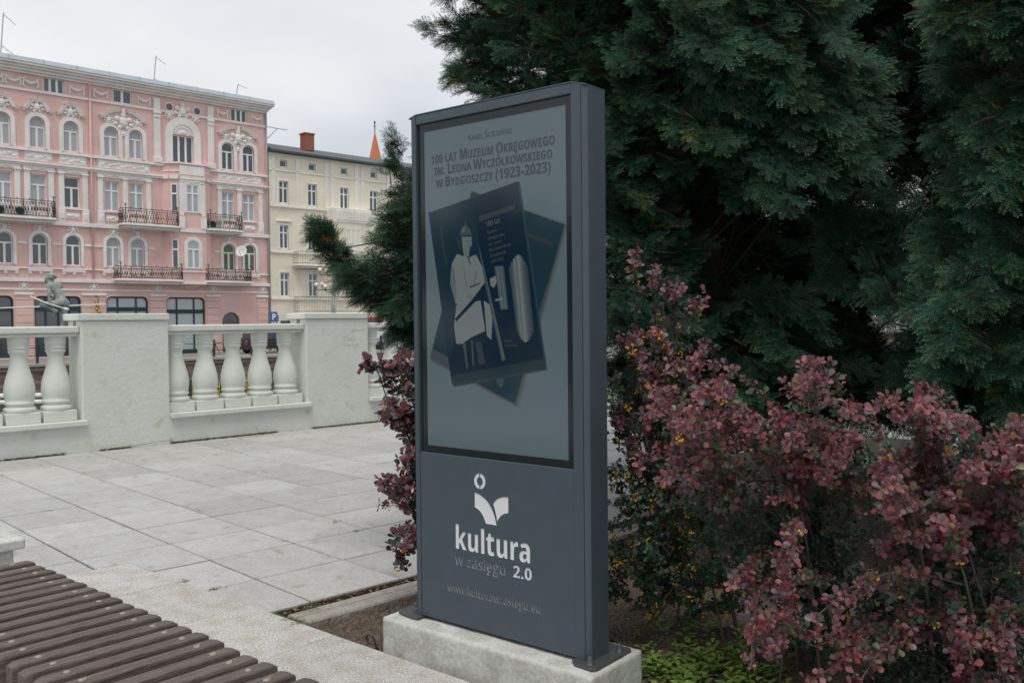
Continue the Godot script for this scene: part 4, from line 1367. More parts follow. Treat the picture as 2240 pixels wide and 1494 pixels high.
	for o in f2:
		var s := nst()
		bx(s, Vector3(o[0] - 0.1, 8.70, 0), Vector3(o[1] + 0.1, 8.80, 0.1))
		relief(s, o[0] + 0.05, o[1] - 0.05, 8.12, 8.48, int(o[0] * 7))
		put(t, "window_apron", done(s), mats.trim)
	for p in [[17.0, 17.55], [19.0, 19.55], [21.0, 22.1], [25.15, 25.6], [29.95, 30.4]]: put(t, "band", box_mesh(Vector3(p[0], 6.36, 0.001), Vector3(p[1], 6.50, 0.06)), mats.trim)
	# ground floor piers with grooved blocks and capitals
	for p in [[16.78, 17.8], [20.8, 22.22], [25.2, 26.28], [29.3, 30.3], [33.25, 34.2]]:
		var pi := Node3D.new()
		pi.name = "pier"
		t.add_child(pi, true)
		var y := base
		while y < 3.1:
			put(pi, "rusticated_block", box_mesh(Vector3(p[0], y + 0.012, 0.0), Vector3(p[1], minf(y + 0.47, 3.12), 0.07), 0.02), mats.pink)
			y += 0.48
		put(pi, "capital", box_mesh(Vector3(p[0] - 0.06, 3.14, 0.001), Vector3(p[1] + 0.06, 3.30, 0.14), 0.02), mats.trim)
		var s := nst()
		cartouche(s, Vector2((p[0] + p[1]) / 2, 3.75), 0.75)
		put(pi, "mask", done(s), mats.trim)
	# bay over the entrance: three faces, two storeys
	var bay := Node3D.new()
	bay.name = "bay"
	t.add_child(bay, true)
	var line := [Vector2(26.2, 0.0), Vector2(26.55, 0.45), Vector2(27.05, 0.82), Vector2(28.95, 0.82), Vector2(29.45, 0.45), Vector2(29.75, 0.0)]
	var bs := nst()
	for k in 5:
		var a: Vector2 = line[k]; var b: Vector2 = line[k + 1]
		quad(bs, Vector3(a.x, 4.2, a.y), Vector3(a.x, 11.45, a.y), Vector3(b.x, 11.45, b.y), Vector3(b.x, 4.2, b.y))
		quad(bs, Vector3(a.x, 11.45, a.y), Vector3(a.x, 12.4, a.y * 0.96), Vector3(b.x, 12.4, b.y * 0.96), Vector3(b.x, 11.45, b.y))
		tri(bs, Vector3(28, 12.4, 0), Vector3(a.x, 12.4, a.y * 0.96), Vector3(b.x, 12.4, b.y * 0.96))
		tri(bs, Vector3(28, 3.5, 0), Vector3(b.x, 4.2, b.y), Vector3(a.x, 4.2, a.y))
	put(bay, "bay_wall", done(bs), mats.pink)
	for y in [[4.0, 4.2, 0.10], [4.84, 4.92, 0.06], [7.62, 7.86, 0.10], [11.28, 11.5, 0.12], [12.34, 12.46, 0.10], [11.8, 11.88, 0.04]]:
		var s := nst()
		for k in 5:
			var a: Vector2 = line[k]; var b: Vector2 = line[k + 1]
			var n := (b - a).orthogonal().normalized() * float(y[2])
			if n.y < 0: n = -n
			quad(s, Vector3(a.x + n.x, y[0], a.y + n.y), Vector3(a.x + n.x, y[1], a.y + n.y), Vector3(b.x + n.x, y[1], b.y + n.y), Vector3(b.x + n.x, y[0], b.y + n.y))
			quad(s, Vector3(a.x + n.x, y[1], a.y + n.y), Vector3(a.x, y[1], a.y), Vector3(b.x, y[1], b.y), Vector3(b.x + n.x, y[1], b.y + n.y))
			quad(s, Vector3(a.x, y[0], a.y), Vector3(a.x + n.x, y[0], a.y + n.y), Vector3(b.x + n.x, y[0], b.y + n.y), Vector3(b.x, y[0], b.y))
		put(bay, "string_course", done(s), mats.trim)
	var s3 := nst()
	relief(s3, 27.1, 28.9, 11.0, 11.27, 77)
	for u in [27.20, 28.78]: bx(s3, Vector3(u - 0.15, 8.75, 0), Vector3(u + 0.15, 10.98, 0.10), 0.015)
	for u in [27.20, 28.78]: bx(s3, Vector3(u - 0.2, 7.87, 0), Vector3(u + 0.2, 8.7, 0.14), 0.015)
	bx(s3, Vector3(27.1, 11.62, 0), Vector3(28.9, 12.25, 0.05))
	put(bay, "bay_trim", done(s3), mats.trim, Transform3D(Basis(), Vector3(0, 0, 0.821)))
	for w in [[9.0, 10.95, 0.0, 1], [5.10, 7.12, 0.42, 0]]:
		var rr := nst()
		ring(rr, [-0.47, 0.47, 0.0, w[1] - w[0], w[2]], 0.18, 0.07, 0.06)
		put(bay, "surround", done(rr), mats.trim, Transform3D(Basis(), Vector3(27.99, w[0], 0.822)))
		window(bay, [27.53, 28.45, w[0], w[1], w[2]], 0.835, w[3], mats.glass_sky_curtain, mats.wframe)
		# slim side light on the slanted cheek
		var sd := nst()
		bx(sd, Vector3(-0.22, 0, 0.01), Vector3(0.22, w[1] - w[0], 0.05))
		var xf := Transform3D(Basis(Vector3.UP, -PI / 4.7), Vector3(26.80, w[0], 0.64))
		var sw := put(bay, "side_window", done(sd), mats.wframe, xf)
		put(sw, "pane", box_mesh(Vector3(-0.15, 0.07, 0.051), Vector3(0.15, (w[1] - w[0]) * 0.62, 0.056)), mats.glass)
		put(sw, "pane", box_mesh(Vector3(-0.15, (w[1] - w[0]) * 0.68, 0.051), Vector3(0.15, w[1] - w[0] - 0.07, 0.056)), mats.glass)
	# balconies
	balcony(t, 14.2, 19.0, 7.98, 9.02, 0.95, mats.trim)
	balcony(t, 23.2, 26.95, 7.98, 8.98, 0.95, mats.trim)
	balcony(t, 29.15, 31.75, 7.98, 9.02, 0.95, mats.trim)
	balcony(t, 22.8, 27.2, 4.28, 5.10, 0.95, mats.trim)
	balcony(t, 28.9, 32.4, 4.28, 5.12, 0.95, mats.trim)
	for u in [21.48, 34.2]:
		var ps := nst(true)
		rod(ps, Vector3(u, 4.2 if u < 30 else base, 0.10), Vector3(u, 17.1, 0.10), 0.065, 8)
		put(t, "downpipe", done(ps), mats.pink if u < 30 else mats.pipe)
	# things fixed to the house
	var dish := thing("satellite_dish", "round white satellite dish on the pink house balcony", "satellite dish", Vector3(31.55, 6.3, -60.9), -0.75)
	var dst := nst(true)
	lathe(dst, [Vector2(0, 0.0), Vector2(0.2, 0.03), Vector2(0.36, 0.10), Vector2(0.42, 0.16), Vector2(0.40, 0.17), Vector2(0.2, 0.06), Vector2(0, 0.03)], 20, Vector3.ZERO, Transform3D(Basis(Vector3.RIGHT, 1.25), Vector3(0, 0.1, 0.1)))
	put(dish, "reflector", done(dst), mats.ac)
	var da := nst()
	rod(da, Vector3(0, 0.1, 0.0), Vector3(0, -1.1, -0.1), 0.03, 6)
	rod(da, Vector3(0, -0.25, 0.25), Vector3(0.0, 0.05, 0.65), 0.015, 5)
	ball(da, Vector3(0, 0.06, 0.66), Vector3(0.05, 0.05, 0.07), 8, 5)
	put(dish, "bracket", done(da), mats.pipe)
	var k := 0
	for p in [Vector3(15.95, 8.0, -61.35), Vector3(17.05, 8.0, -61.35), Vector3(29.6, 8.0, -61.35)]:
		var ac := thing("air_conditioner", ["white air conditioner unit on the long balcony, in front of the middle window", "white air conditioner unit on the long balcony, by its end post", "white air conditioner unit on the short upper balcony of the pink house"][k], "air conditioner", p, 0, "air conditioners on the pink house balconies")
		put(ac, "casing", box_mesh(Vector3(-0.42, 0, -0.16), Vector3(0.42, 0.62, 0.16), 0.03), mats.ac)
		var fs := nst(true)
		lathe(fs, [Vector2(0.24, 0.0), Vector2(0.24, 0.03), Vector2(0.20, 0.035), Vector2(0.0, 0.02)], 18, Vector3.ZERO, Transform3D(Basis(Vector3.RIGHT, PI / 2), Vector3(-0.1, 0.31, 0.158)))
		put(ac, "fan", done(fs), mats.iron)
		k += 1
	var ant := [[Vector3(16.42, 17.8, -62.6), 2.9, "tall bent television aerial at the end of the pink house roof"], [Vector3(26.55, 18.0, -64.0), 2.3, "thin upright aerial over the middle of the pink roof"], [Vector3(32.1, 17.9, -62.6), 1.1, "short aerial near the corner of the pink roof"]]
	for a in ant:
		var an := thing("aerial", a[2], "aerial", a[0], 0, "roof aerials")
		var s := nst()
		var hh: float = a[1]
		rod(s, Vector3(0, -0.2, 0), Vector3(0.25, hh, 0), 0.035, 5)
		put(an, "mast", done(s), mats.pipe)
		var s2 := nst()
		rod(s2, Vector3(0.22, hh * 0.97, 0), Vector3(0.9, hh * 0.78, 0.1), 0.02, 4)
		rod(s2, Vector3(0.06, hh * 0.30, 0), Vector3(0.95, hh * 0.08, 0.1), 0.02, 4)
		for i in 4: rod(s2, Vector3(0.2 + 0.2 * i, hh * (0.26 - 0.05 * i), -0.25), Vector3(0.2 + 0.2 * i, hh * (0.26 - 0.05 * i), 0.25), 0.012, 3)
		put(an, "crossbars", done(s2), mats.pipe)
	var y2 := thing("aerial", "yagi aerial with a long boom on the gable between the two houses", "aerial", Vector3(34.3, 15.0, -62.3), 0, "roof aerials")
	var ys := nst()
	rod(ys, Vector3(0, 0, 0), Vector3(1.0, 1.05, 0.1), 0.025, 4)
	rod(ys, Vector3(0.0, 1.1, 0), Vector3(1.9, 1.05, 0.1), 0.02, 4)
	for i in 7: rod(ys, Vector3(0.3 + 0.25 * i, 1.09, -0.22), Vector3(0.3 + 0.25 * i, 1.09, 0.32), 0.012, 3)
	put(y2, "boom", done(ys), mats.pipe)

func make_cream_house() -> void:
	var t := thing("cream_house", "cream tenement house with a grey roof and oriel beside the pink one", "house", Vector3(0, 0, -62))
	var u0 := 34.42
	var u1 := 56.0
	var base := -1.02
	var f4 := []; var f3 := []; var f2 := []; var f1 := []; var gf := []
	for c in [35.64, 38.16, 41.12, 44.0, 47.0, 50.0, 53.0]:
		f4.append([c - 0.31, c + 0.31, 13.12, 13.67, 0.0])
		f3.append([c - 0.39, c + 0.39, 10.37, 12.08, 0.0])
	for c in [35.62, 38.10, 46.8, 50.0, 53.0]:
		f2.append([c - 0.37, c + 0.37, 6.90, 8.70, 0.0])
		f1.append([c - 0.37, c + 0.37, 3.26, 5.07, 0.0])
	gf = [[35.2, 36.1, base + 0.1, 1.4, 0.0], [42.9, 44.75, base + 0.1, 1.50, 0.0], [47.0, 49.0, base + 0.1, 1.5, 0.0]]
	var st := nst()
	wall_band(st, u0, u1, base, 3.06, gf, 0.25)
	wall_band(st, u0, u1, 3.06, 6.65, f1, 0.18)
	wall_band(st, u0, u1, 6.65, 10.15, f2, 0.18)
	wall_band(st, u0, u1, 10.15, 12.85, f3, 0.18)
	wall_band(st, u0, u1, 12.85, 14.2, f4, 0.18)
	quad(st, Vector3(u1, base, 0), Vector3(u1, 14.2, 0), Vector3(u1, 14.2, -12), Vector3(u1, base, -12))
	quad(st, Vector3(u0, base, -12), Vector3(u0, 14.2, -12), Vector3(u0, 14.2, 0), Vector3(u0, base, 0))
	quad(st, Vector3(u1, base, -12), Vector3(u1, 14.2, -12), Vector3(u0, 14.2, -12), Vector3(u0, base, -12))
	vrect(st, u0, u1, base, 14.2, -0.5)
	put(t, "wall", done(st), mats.cream)
	for o in f4: window(t, o, -0.12, 4, mats.glass, mats.wframe)
	for o in f3 + f2 + f1: window(t, o, -0.12, 1, mats.glass, mats.wframe)
	for o in f3 + f2 + f1 + f4:
		var s := nst()
		ring(s, o, 0.13, 0.04, 0.06)
		if o[2] > 6 and o[2] < 8: bx(s, Vector3(o[0] - 0.28, o[3] + 0.26, 0), Vector3(o[1] + 0.28, o[3] + 0.40, 0.14), 0.02)
		put(t, "surround", done(s), mats.cream_trim)
	for r in [[10.05, 10.22, 0.12], [6.55, 6.72, 0.12], [2.98, 3.14, 0.12], [12.80, 12.90, 0.06], [13.95, 14.15, 0.10]]: put(t, "string_course", box_mesh(Vector3(u0, r[0], 0.001), Vector3(u1, r[1], r[2]), 0.012), mats.cream_trim)
	for u in [34.78, 36.85, 39.45, 40.0, 42.3, 42.9, 45.5, 48.5, 51.5]:
		put(t, "pilaster", box_mesh(Vector3(u - 0.17, 10.24, 0.001), Vector3(u + 0.17, 12.79, 0.07), 0.015), mats.cream_trim)
		put(t, "pilaster", box_mesh(Vector3(u - 0.17, 12.91, 0.001), Vector3(u + 0.17, 13.94, 0.07), 0.015), mats.cream_trim)
	var gu := nst()
	bx(gu, Vector3(u0 - 0.05, 14.16, -0.1), Vector3(u1, 14.34, 0.55), 0.03)
	put(t, "eaves", done(gu), mats.gutter)
	var rf := nst()
	quad(rf, Vector3(u0 - 0.05, 14.345, 0.50), Vector3(u0 - 0.05, 16.1, -6.0), Vector3(u1, 16.1, -6.0), Vector3(u1, 14.345, 0.50))
	quad(rf, Vector3(u0 - 0.05, 16.1, -6.0), Vector3(u0 - 0.05, 14.3, -12.5), Vector3(u1, 14.3, -12.5), Vector3(u1, 16.1, -6.0))
	tri(rf, Vector3(u0 - 0.05, 14.345, 0.5), Vector3(u0 - 0.05, 14.3, -12.5), Vector3(u0 - 0.05, 16.1, -6.0))
	var roof := put(t, "roof", done(rf), mats.slate)
	var ch := nst()
	bx(ch, Vector3(39.3, 15.3, -3.6), Vector3(40.15, 16.62, -2.8), 0.01)
	bx(ch, Vector3(39.24, 16.62, -3.66), Vector3(40.21, 16.74, -2.74), 0.01)
	put(roof, "chimney", done(ch), mats.chimney)
	# oriel with a slatted parapet
	var orl := Node3D.new()
	orl.name = "oriel"
	t.add_child(orl, true)
	var os := nst()
	bx(os, Vector3(39.45, 5.75, 0.0), Vector3(43.9, 9.15, 0.95))
	put(orl, "oriel_wall", done(os), mats.cream)
	put(orl, "parapet", box_mesh(Vector3(39.40, 9.15, 0.001), Vector3(43.95, 10.28, 1.0), 0.02), mats.cream_trim)
	for k in 13: put(orl, "parapet_slat", box_mesh(Vector3(39.75 + 0.33 * k, 9.35, 1.0), Vector3(39.95 + 0.33 * k, 10.1, 1.06), 0.01), mats.cream_trim)
	window(orl, [40.6, 42.0, 6.95, 8.72, 0.0], 0.955, 3, mats.glass, mats.wframe)
	var sd := put(orl, "side_window", box_mesh(Vector3(39.43, 7.0, 0.28), Vector3(39.449, 8.7, 0.72)), mats.wframe)
	put(sd, "pane", box_mesh(Vector3(39.42, 7.1, 0.34), Vector3(39.429, 8.6, 0.66)), mats.glass)
	balcony(t, 36.35, 39.2, 5.72, 6.7, 0.95, mats.cream_trim, false)
	balcony(t, 36.35, 43.0, 2.0, 3.22, 0.95, mats.cream_trim, false)
	var sh := nst()
	for o in gf:
		bx(sh, Vector3(o[0], o[2], -0.24), Vector3(o[1], o[3], -0.2))
	put(t, "shop_glass", done(sh), mats.glass)
	put(t, "shop_frame", box_mesh(Vector3(42.85, 1.36, -0.19), Vector3(44.8, 1.62, 0.05), 0.01), mats.shop_red)
	put(t, "shop_frame", box_mesh(Vector3(44.55, base + 0.1, -0.19), Vector3(44.8, 1.355, 0.05), 0.01), mats.shop_red)
	# brick church spire behind the roofs
	var s := thing("church_spire", "tall orange pointed church spire rising behind the cream house roof", "spire", Vector3(92.7, -1.02, -130))
	var sp := nst()
	lathe(sp, [Vector2(2.2, 18.0), Vector2(2.05, 26.0), Vector2(0.05, 35.2)], 8)
	put(s, "spire_roof", done(sp), mats.spire)
	var tw := nst()
	bx(tw, Vector3(-2.0, 0, -2.0), Vector3(2.0, 18.5, 2.0))
	put(s, "tower", done(tw), mats.chimney)
	var fi := nst()
	rod(fi, Vector3(0, 35.0, 0), Vector3(0, 37.0, 0), 0.09, 5)
	ball(fi, Vector3(0, 36.9, 0), Vector3(0.2, 0.25, 0.2), 6, 4)
	rod(fi, Vector3(-0.3, 36.2, 0), Vector3(0.3, 36.2, 0), 0.06, 4)
	put(s, "finial", done(fi), mats.gutter)

# ---------------------------------------------------------------- the far bank
func make_far_bank() -> void:
	var wall := thing("quay_wall", "weathered reddish brick quay wall along the far side of the river", "wall", Vector3(0, 0, -53.4))
	put(wall, "masonry", box_mesh(Vector3(-150, -3.4, -0.6), Vector3(250, -1.02, 0.0)), mats.quay)
	put(wall, "corbel_course", box_mesh(Vector3(-150, -1.25, -0.1), Vector3(250, -1.06, 0.10)), mats.corbel)
	put(wall, "coping", box_mesh(Vector3(-150, -1.02, -0.7), Vector3(250, -0.84, 0.16), 0.02), mats.cope)
	var sst := nst()
	quad(sst, Vector3(-200, -0.86, -54.1), Vector3(-200, -0.86, -61.99), Vector3(300, -0.86, -61.99), Vector3(300, -0.86, -54.1))
	put(self, "street", done(sst), mats.asphalt).set_meta("kind", "structure")
	# grass and weeds at the water's edge
	var xfs := []
	var cols := []
	var blade := nst()
	for k in 7:
		var a := k * 0.9
		var p := Vector3(cos(a), 0, sin(a)) * 0.05
		tri(blade, p, p + Vector3(0.03, 0, 0.0), p * 3.0 + Vector3(0, 0.35 + 0.05 * (k % 3), 0))
	for k in 900:
		xfs.append(Transform3D(Basis(Vector3.UP, rng.randf() * TAU).scaled(Vector3.ONE * rng.randf_range(0.7, 1.9)), Vector3(rng.randf_range(8, 60), -3.0, -53.3 + rng.randf() * 0.8)))
		var g := rng.randf_range(0.7, 1.3)
		cols.append(Color(0.10 * g, 0.16 * g, 0.04 * g))
	var gr := many(self, "bank_grass", done(blade), mats.herb, xfs, cols)
	tag(gr, "rough green grass growing along the foot of the quay wall", "grass", "", "stuff")
	# iron railing on the quay: posts with two bars
	var rl := thing("quay_railing", "black iron post railing along the top of the quay wall", "railing", Vector3(0, -0.84, -53.6))
	for k in 16:
		var x := 13.0 + k * 2.55
		var s := nst()
		rod(s, Vector3(x, 0, 0), Vector3(x, 1.0, 0), 0.075, 6)
		ball(s, Vector3(x, 1.02, 0), Vector3(0.09, 0.09, 0.09), 7, 4)
		put(rl, "post", done(s), mats.iron)
	for y in [0.42, 0.85]:
		var s := nst()
		rod(s, Vector3(13, y, 0), Vector3(51.3, y, 0), 0.02, 4)
		put(rl, "bar", done(s), mats.iron)

# ---------------------------------------------------------------- statue over the river
# bones: [from, to, radius, radius]; meshed as one skin by surface nets
func skin(bones: Array, cell: float, blend: float) -> ArrayMesh:
	var lo := Vector3.ONE * 1e9
	var hi := -lo
	for b in bones:
		var r := maxf(b[2], b[3]) + cell * 2.5
		for p in [b[0], b[1]]:
			lo = lo.min(p - Vector3.ONE * r); hi = hi.max(p + Vector3.ONE * r)
	var n := Vector3i(((hi - lo) / cell).ceil()) + Vector3i.ONE
	var val := PackedFloat32Array()
	val.resize(n.x * n.y * n.z)
	val.fill(1.0)
	var big := 0.25
	for z in n.z:
		for y in n.y:
			for x in n.x:
				var p := lo + Vector3(x, y, z) * cell
				var acc := 0.0
				for b in bones:
					var a: Vector3 = b[0]
					var ab: Vector3 = b[1] - a
					var t := clampf((p - a).dot(ab) / maxf(ab.length_squared(), 1e-8), 0.0, 1.0)
					var d := (p - a - ab * t).length() - lerpf(b[2], b[3], t)
					if d < big: acc += exp(-d / blend)
				val[(z * n.y + y) * n.x + x] = -blend * log(acc) if acc > 0.0 else big
	var vid := {}
	var vp := []
	var at := func(x: int, y: int, z: int) -> float: return val[(z * n.y + y) * n.x + x]
	for z in n.z - 1:
		for y in n.y - 1:
			for x in n.x - 1:
				var sum := Vector3.ZERO
				var c := 0
				for e in [[0,0,0,1,0,0],[0,1,0,1,1,0],[0,0,1,1,0,1],[0,1,1,1,1,1],[0,0,0,0,1,0],[1,0,0,1,1,0],[0,0,1,0,1,1],[1,0,1,1,1,1],[0,0,0,0,0,1],[1,0,0,1,0,1],[0,1,0,0,1,1],[1,1,0,1,1,1]]:
					var d0: float = at.call(x + e[0], y + e[1], z + e[2])
					var d1: float = at.call(x + e[3], y + e[4], z + e[5])
					if (d0 < 0.0) != (d1 < 0.0):
						var t := d0 / (d0 - d1)
						sum += Vector3(x + lerpf(e[0], e[3], t), y + lerpf(e[1], e[4], t), z + lerpf(e[2], e[5], t))
						c += 1
				if c:
					vid[(z * n.y + y) * n.x + x] = vp.size()
					vp.append(lo + sum / c * cell)
	var st := nst(true)
	var g := func(x: int, y: int, z: int) -> Vector3: return vp[vid[(z * n.y + y) * n.x + x]]
	for z in range(1, n.z - 1):
		for y in range(1, n.y - 1):
			for x in range(1, n.x - 1):
				var s: bool = at.call(x, y, z) < 0.0
				if s != (at.call(x + 1, y, z) < 0.0):
					var q := [g.call(x, y - 1, z - 1), g.call(x, y, z - 1), g.call(x, y, z), g.call(x, y - 1, z)]
					if s: quad(st, q[3], q[2], q[1], q[0])
					else: quad(st, q[0], q[1], q[2], q[3])
				if s != (at.call(x, y + 1, z) < 0.0):
					var q := [g.call(x - 1, y, z - 1), g.call(x, y, z - 1), g.call(x, y, z), g.call(x - 1, y, z)]
					if s: quad(st, q[0], q[1], q[2], q[3])
					else: quad(st, q[3], q[2], q[1], q[0])
				if s != (at.call(x, y, z + 1) < 0.0):
					var q := [g.call(x - 1, y - 1, z), g.call(x, y - 1, z), g.call(x, y, z), g.call(x - 1, y, z)]
					if s: quad(st, q[3], q[2], q[1], q[0])
					else: quad(st, q[0], q[1], q[2], q[3])
	return done(st)

func make_statue() -> void:
	var dep := 26.0
	var s := dep / FOCAL
	var o := W(130, 662, dep)
	var t := Node3D.new()
	t.name = numbered("tightrope_statue")
	add_child(t)
	t.transform = Transform3D(Basis(R, U, -F).orthonormalized(), o)
	tag(t, "grey bronze statue of a crouching rope walker holding a pole over the river", "statue")
	var j := func(zx: float, zy: float, z: float) -> Vector3: return Vector3((60 + zx * 0.1004 - 130) * s, -(580 + zy * 0.1004 - 662) * s, z)
	var body := [
		[j.call(440, 300, 0.0), j.call(500, 260, 0.0), 0.100, 0.115],      # head
		[j.call(395, 345, 0.0), j.call(420, 380, 0.0), 0.045, 0.04],       # face and chin
		[j.call(480, 370, 0.0), j.call(560, 440, 0.0), 0.065, 0.08],       # neck
		[j.call(520, 450, 0.10), j.call(620, 440, -0.14), 0.085, 0.085],   # shoulders
		[j.call(580, 470, 0.0), j.call(660, 620, 0.0), 0.135, 0.120],      # chest
		[j.call(660, 620, 0.0), j.call(740, 780, 0.0), 0.115, 0.125],      # waist
		[j.call(740, 800, 0.03), j.call(780, 830, -0.05), 0.13, 0.12],     # seat
		[j.call(500, 460, 0.14), j.call(540, 640, 0.20), 0.062, 0.050],    # near arm
		[j.call(540, 640, 0.20), j.call(555, 820, 0.22), 0.048, 0.036],
		[j.call(640, 450, -0.18), j.call(520, 640, -0.25), 0.06, 0.048],   # far arm
		[j.call(520, 640, -0.25), j.call(420, 780, -0.18), 0.046, 0.036],
		[j.call(740, 830, 0.08), j.call(370, 865, 0.16), 0.105, 0.072],    # raised thigh
		[j.call(370, 865, 0.16), j.call(660, 1005, 0.10), 0.065, 0.045],   # shin
		[j.call(660, 1005, 0.10), j.call(590, 1120, 0.10), 0.042, 0.03],   # foot
		[j.call(780, 830, -0.08), j.call(760, 1130, -0.05), 0.105, 0.075], # standing leg
		[j.call(760, 1130, -0.05), j.call(725, 1420, -0.05), 0.068, 0.045],
		[j.call(725, 1430, -0.05), j.call(660, 1460, 0.0), 0.045, 0.035]]
	put(t, "body", skin(body, 0.036, 0.02), mats.bronze)
	var hair := nst(true)
	for k in 34:
		var a := rng.randf() * TAU
		var e := rng.randf_range(-0.3, 1.4)
		var c: Vector3 = j.call(480, 268, 0.0)
		ball(hair, c + Vector3(cos(a) * cos(e) * 0.115 + 0.03, sin(e) * 0.09, sin(a) * cos(e) * 0.11), Vector3(0.05, 0.034, 0.05), 6, 4)
	put(t, "hair", done(hair), mats.bronze)
	var hand := nst(true)
	for k in 5:
		var c: Vector3 = j.call(555 + k * 7.0, 815 + k * 6.0, 0.235)
		tube(hand, [c + Vector3(0, 0.035, -0.02), c + Vector3(0.0, 0.0, 0.018), c + Vector3(0, -0.035, 0.0), c + Vector3(0.0, -0.03, -0.03)], [0.012, 0.013, 0.012, 0.010], 5)
	put(t, "hand", done(hand), mats.bronze)
	var p := nst()
	tube(p, [j.call(150, 690, 0.25), j.call(500, 835, 0.25), j.call(860, 945, 0.25), j.call(900, 955, 0.25), j.call(950, 970, 0.25), j.call(985, 980, 0.25)], [0.026, 0.02, 0.016, 0.045, 0.045, 0.01], 6)
	put(t, "paddle", done(p), mats.pole)
	# the rope he walks on and the wire behind him
	var wire := nst()
	rod(wire, W(-900, 705, 30), W(230, 666, 27.5), 0.022, 5)
	var wi := put(self, "tight_wire", done(wire), mats.pole)
	tag(wi, "pale taut pole stretched behind the bronze statue over the river", "pole")
	var rope := nst()
	rod(rope, W(-1500, 740, 34), W(900, 722, 24), 0.02, 5)
	var rp := put(self, "walking_rope", done(rope), mats.iron)
	tag(rp, "dark rope under the feet of the bronze statue", "rope")

# ---------------------------------------------------------------- small things on both banks
func make_street_things() -> void:
	# lamp with clusters of globes
	var lp := on_far(729, 690, -56.5)
	var t := thing("globe_street_lamp", "tall grey street lamp with clusters of cream globes on the far bank", "street lamp", Vector3(lp.x, -0.86, lp.z))
	var k := (lp - EYE).dot(F) / FOCAL
	var L := func(px: float, py: float) -> Vector3: return Vector3(0, 0, 0) + R * ((px - 729) * k) + Vector3(0, on_far(px, py, -56.5).y + 0.86, 0)
	var s := nst(true)
	var top: Vector3 = L.call(729, 600)
	lathe(s, [Vector2(0.22, 0), Vector2(0.22, 0.5), Vector2(0.17, 0.6), Vector2(0.14, top.y * 0.45), Vector2(0.17, top.y * 0.46), Vector2(0.16, top.y * 0.62), Vector2(0.085, top.y * 0.66), Vector2(0.07, top.y)], 10)
	put(t, "pole", done(s), mats.pipe)
	for g in [[701, 589, 700], [716, 591, 612], [692, 622, 634], [705, 621, 634], [712, 626, 634], [741, 590, 612], [756, 589, 600], [746, 622, 634], [760, 621, 634]]:
		var c: Vector3 = L.call(g[0], g[1])
		var gs := nst(true)
		ball(gs, c, Vector3.ONE * 0.155, 14, 9)
		var gl := put(t, "globe", done(gs), mats.globe)
		var ar := nst()
		tube(ar, [c - Vector3(0, 0.15, 0), c - Vector3(0, 0.36, 0), Vector3(c.x * 0.5, c.y - 0.40, c.z * 0.5), Vector3(0, c.y - 0.36, 0)], [0.035, 0.03, 0.025, 0.025], 5)
		put(gl, "arm", done(ar), mats.iron)
	# parking signs
	for d in [[598, 693, "blue parking sign with a white letter on a pole by the pink house", true], [604, 696, "small grey parking plate beside the blue parking sign", false]]:
		var q := on_far(d[0], d[1], -57.0)
		var sg := thing("parking_sign", d[2], "sign", Vector3(q.x, -0.86, q.z), -0.55)
		var ps := nst()
		rod(ps, Vector3(0, 0, -0.04), Vector3(0, q.y + 0.86 + 0.3, -0.04), 0.04, 6)
		put(sg, "post", done(ps), mats.steel)
		var h: float = q.y + 0.86
		var w := 0.26 if d[3] else 0.17
		put(sg, "plate", box_mesh(Vector3(-w, h - w * 1.35, -0.01), Vector3(w, h + w * 1.35, 0.015), 0.01), mats.sign_blue if d[3] else mats.pipe)
		put(sg, "letter", lettering([["P", 0.42 if d[3] else 0.26]], -0.14 if d[3] else -0.09, 0.16 if d[3] else 0.10, h - (0.21 if d[3] else 0.13), 0.01, true), mats.wframe if d[3] else mats.iron, Transform3D(Basis(), Vector3(0, 0, 0.02)))
	# shop sign on an arm with golden lights by the pier
	var wl := thing("wall_lantern", "small golden hanging ornament on a pier of the pink house", "lantern", Vector3(21.6, 2.3, -61.55))
	var ws := nst(true)
	for i in 9: ball(ws, Vector3(rng.randf_range(-0.14, 0.14), -0.9 + 0.17 * i, rng.randf_range(0, 0.15)), Vector3(0.13, 0.14, 0.12), 7, 4)
	put(wl, "ornament", done(ws), mat(lin(0.42, 0.27, 0.05), 0.35, 0.4))
	var wb := nst()
	rod(wb, Vector3(0, 0.8, -0.38), Vector3(0, 0.8, 0.05), 0.03, 4)
	rod(wb, Vector3(0, 0.82, 0.03), Vector3(0, -1.3, 0.03), 0.02, 4)
	put(wl, "bracket", done(wb), mats.iron)
	# cars on the far street
	car(on_far(590, 757, -57.5).x, -57.6, 0.0, mats.car_dark, "dark parked car on the far street beside the parking sign")
	car(on_far(842, 765, -57.5).x, -57.2, PI, mats.car_light, "silver parked car with red tail lights on the far street")
	# cafe tables on the pavement
	for d in [[372, "small dark cafe table in front of the shop window"], [470, "small dark cafe table beside the arched street door"]]:
		var q := on_far(d[0], 768, -58.5)
		var tb := thing("cafe_table", d[1], "table", Vector3(q.x, -0.86, -58.5), 0, "cafe tables on the far pavement")
		var ts := nst()
		lathe(ts, [Vector2(0.0, 0.72), Vector2(0.38, 0.72), Vector2(0.38, 0.76), Vector2(0.0, 0.76)], 14)
		put(tb, "table_top", done(ts), mats.iron)
		for a in 3:
			var ls := nst()
			var an := a * TAU / 3
			rod(ls, Vector3(0, 0.72, 0), Vector3(cos(an) * 0.32, 0, sin(an) * 0.32), 0.025, 4)
			put(tb, "leg", done(ls), mats.iron)
	# lower promenade behind the balustrade: flower trough with posts, and a white pipe rail
	var f0 := W(385, 866, 14.0)
	var f1 := W(560, 852, 15.6)
	var ft := thing("flower_trough", "long trough of yellow flowers on the lower promenade behind the balustrade", "flower trough", Vector3(f0.x, -0.60, f0.z))
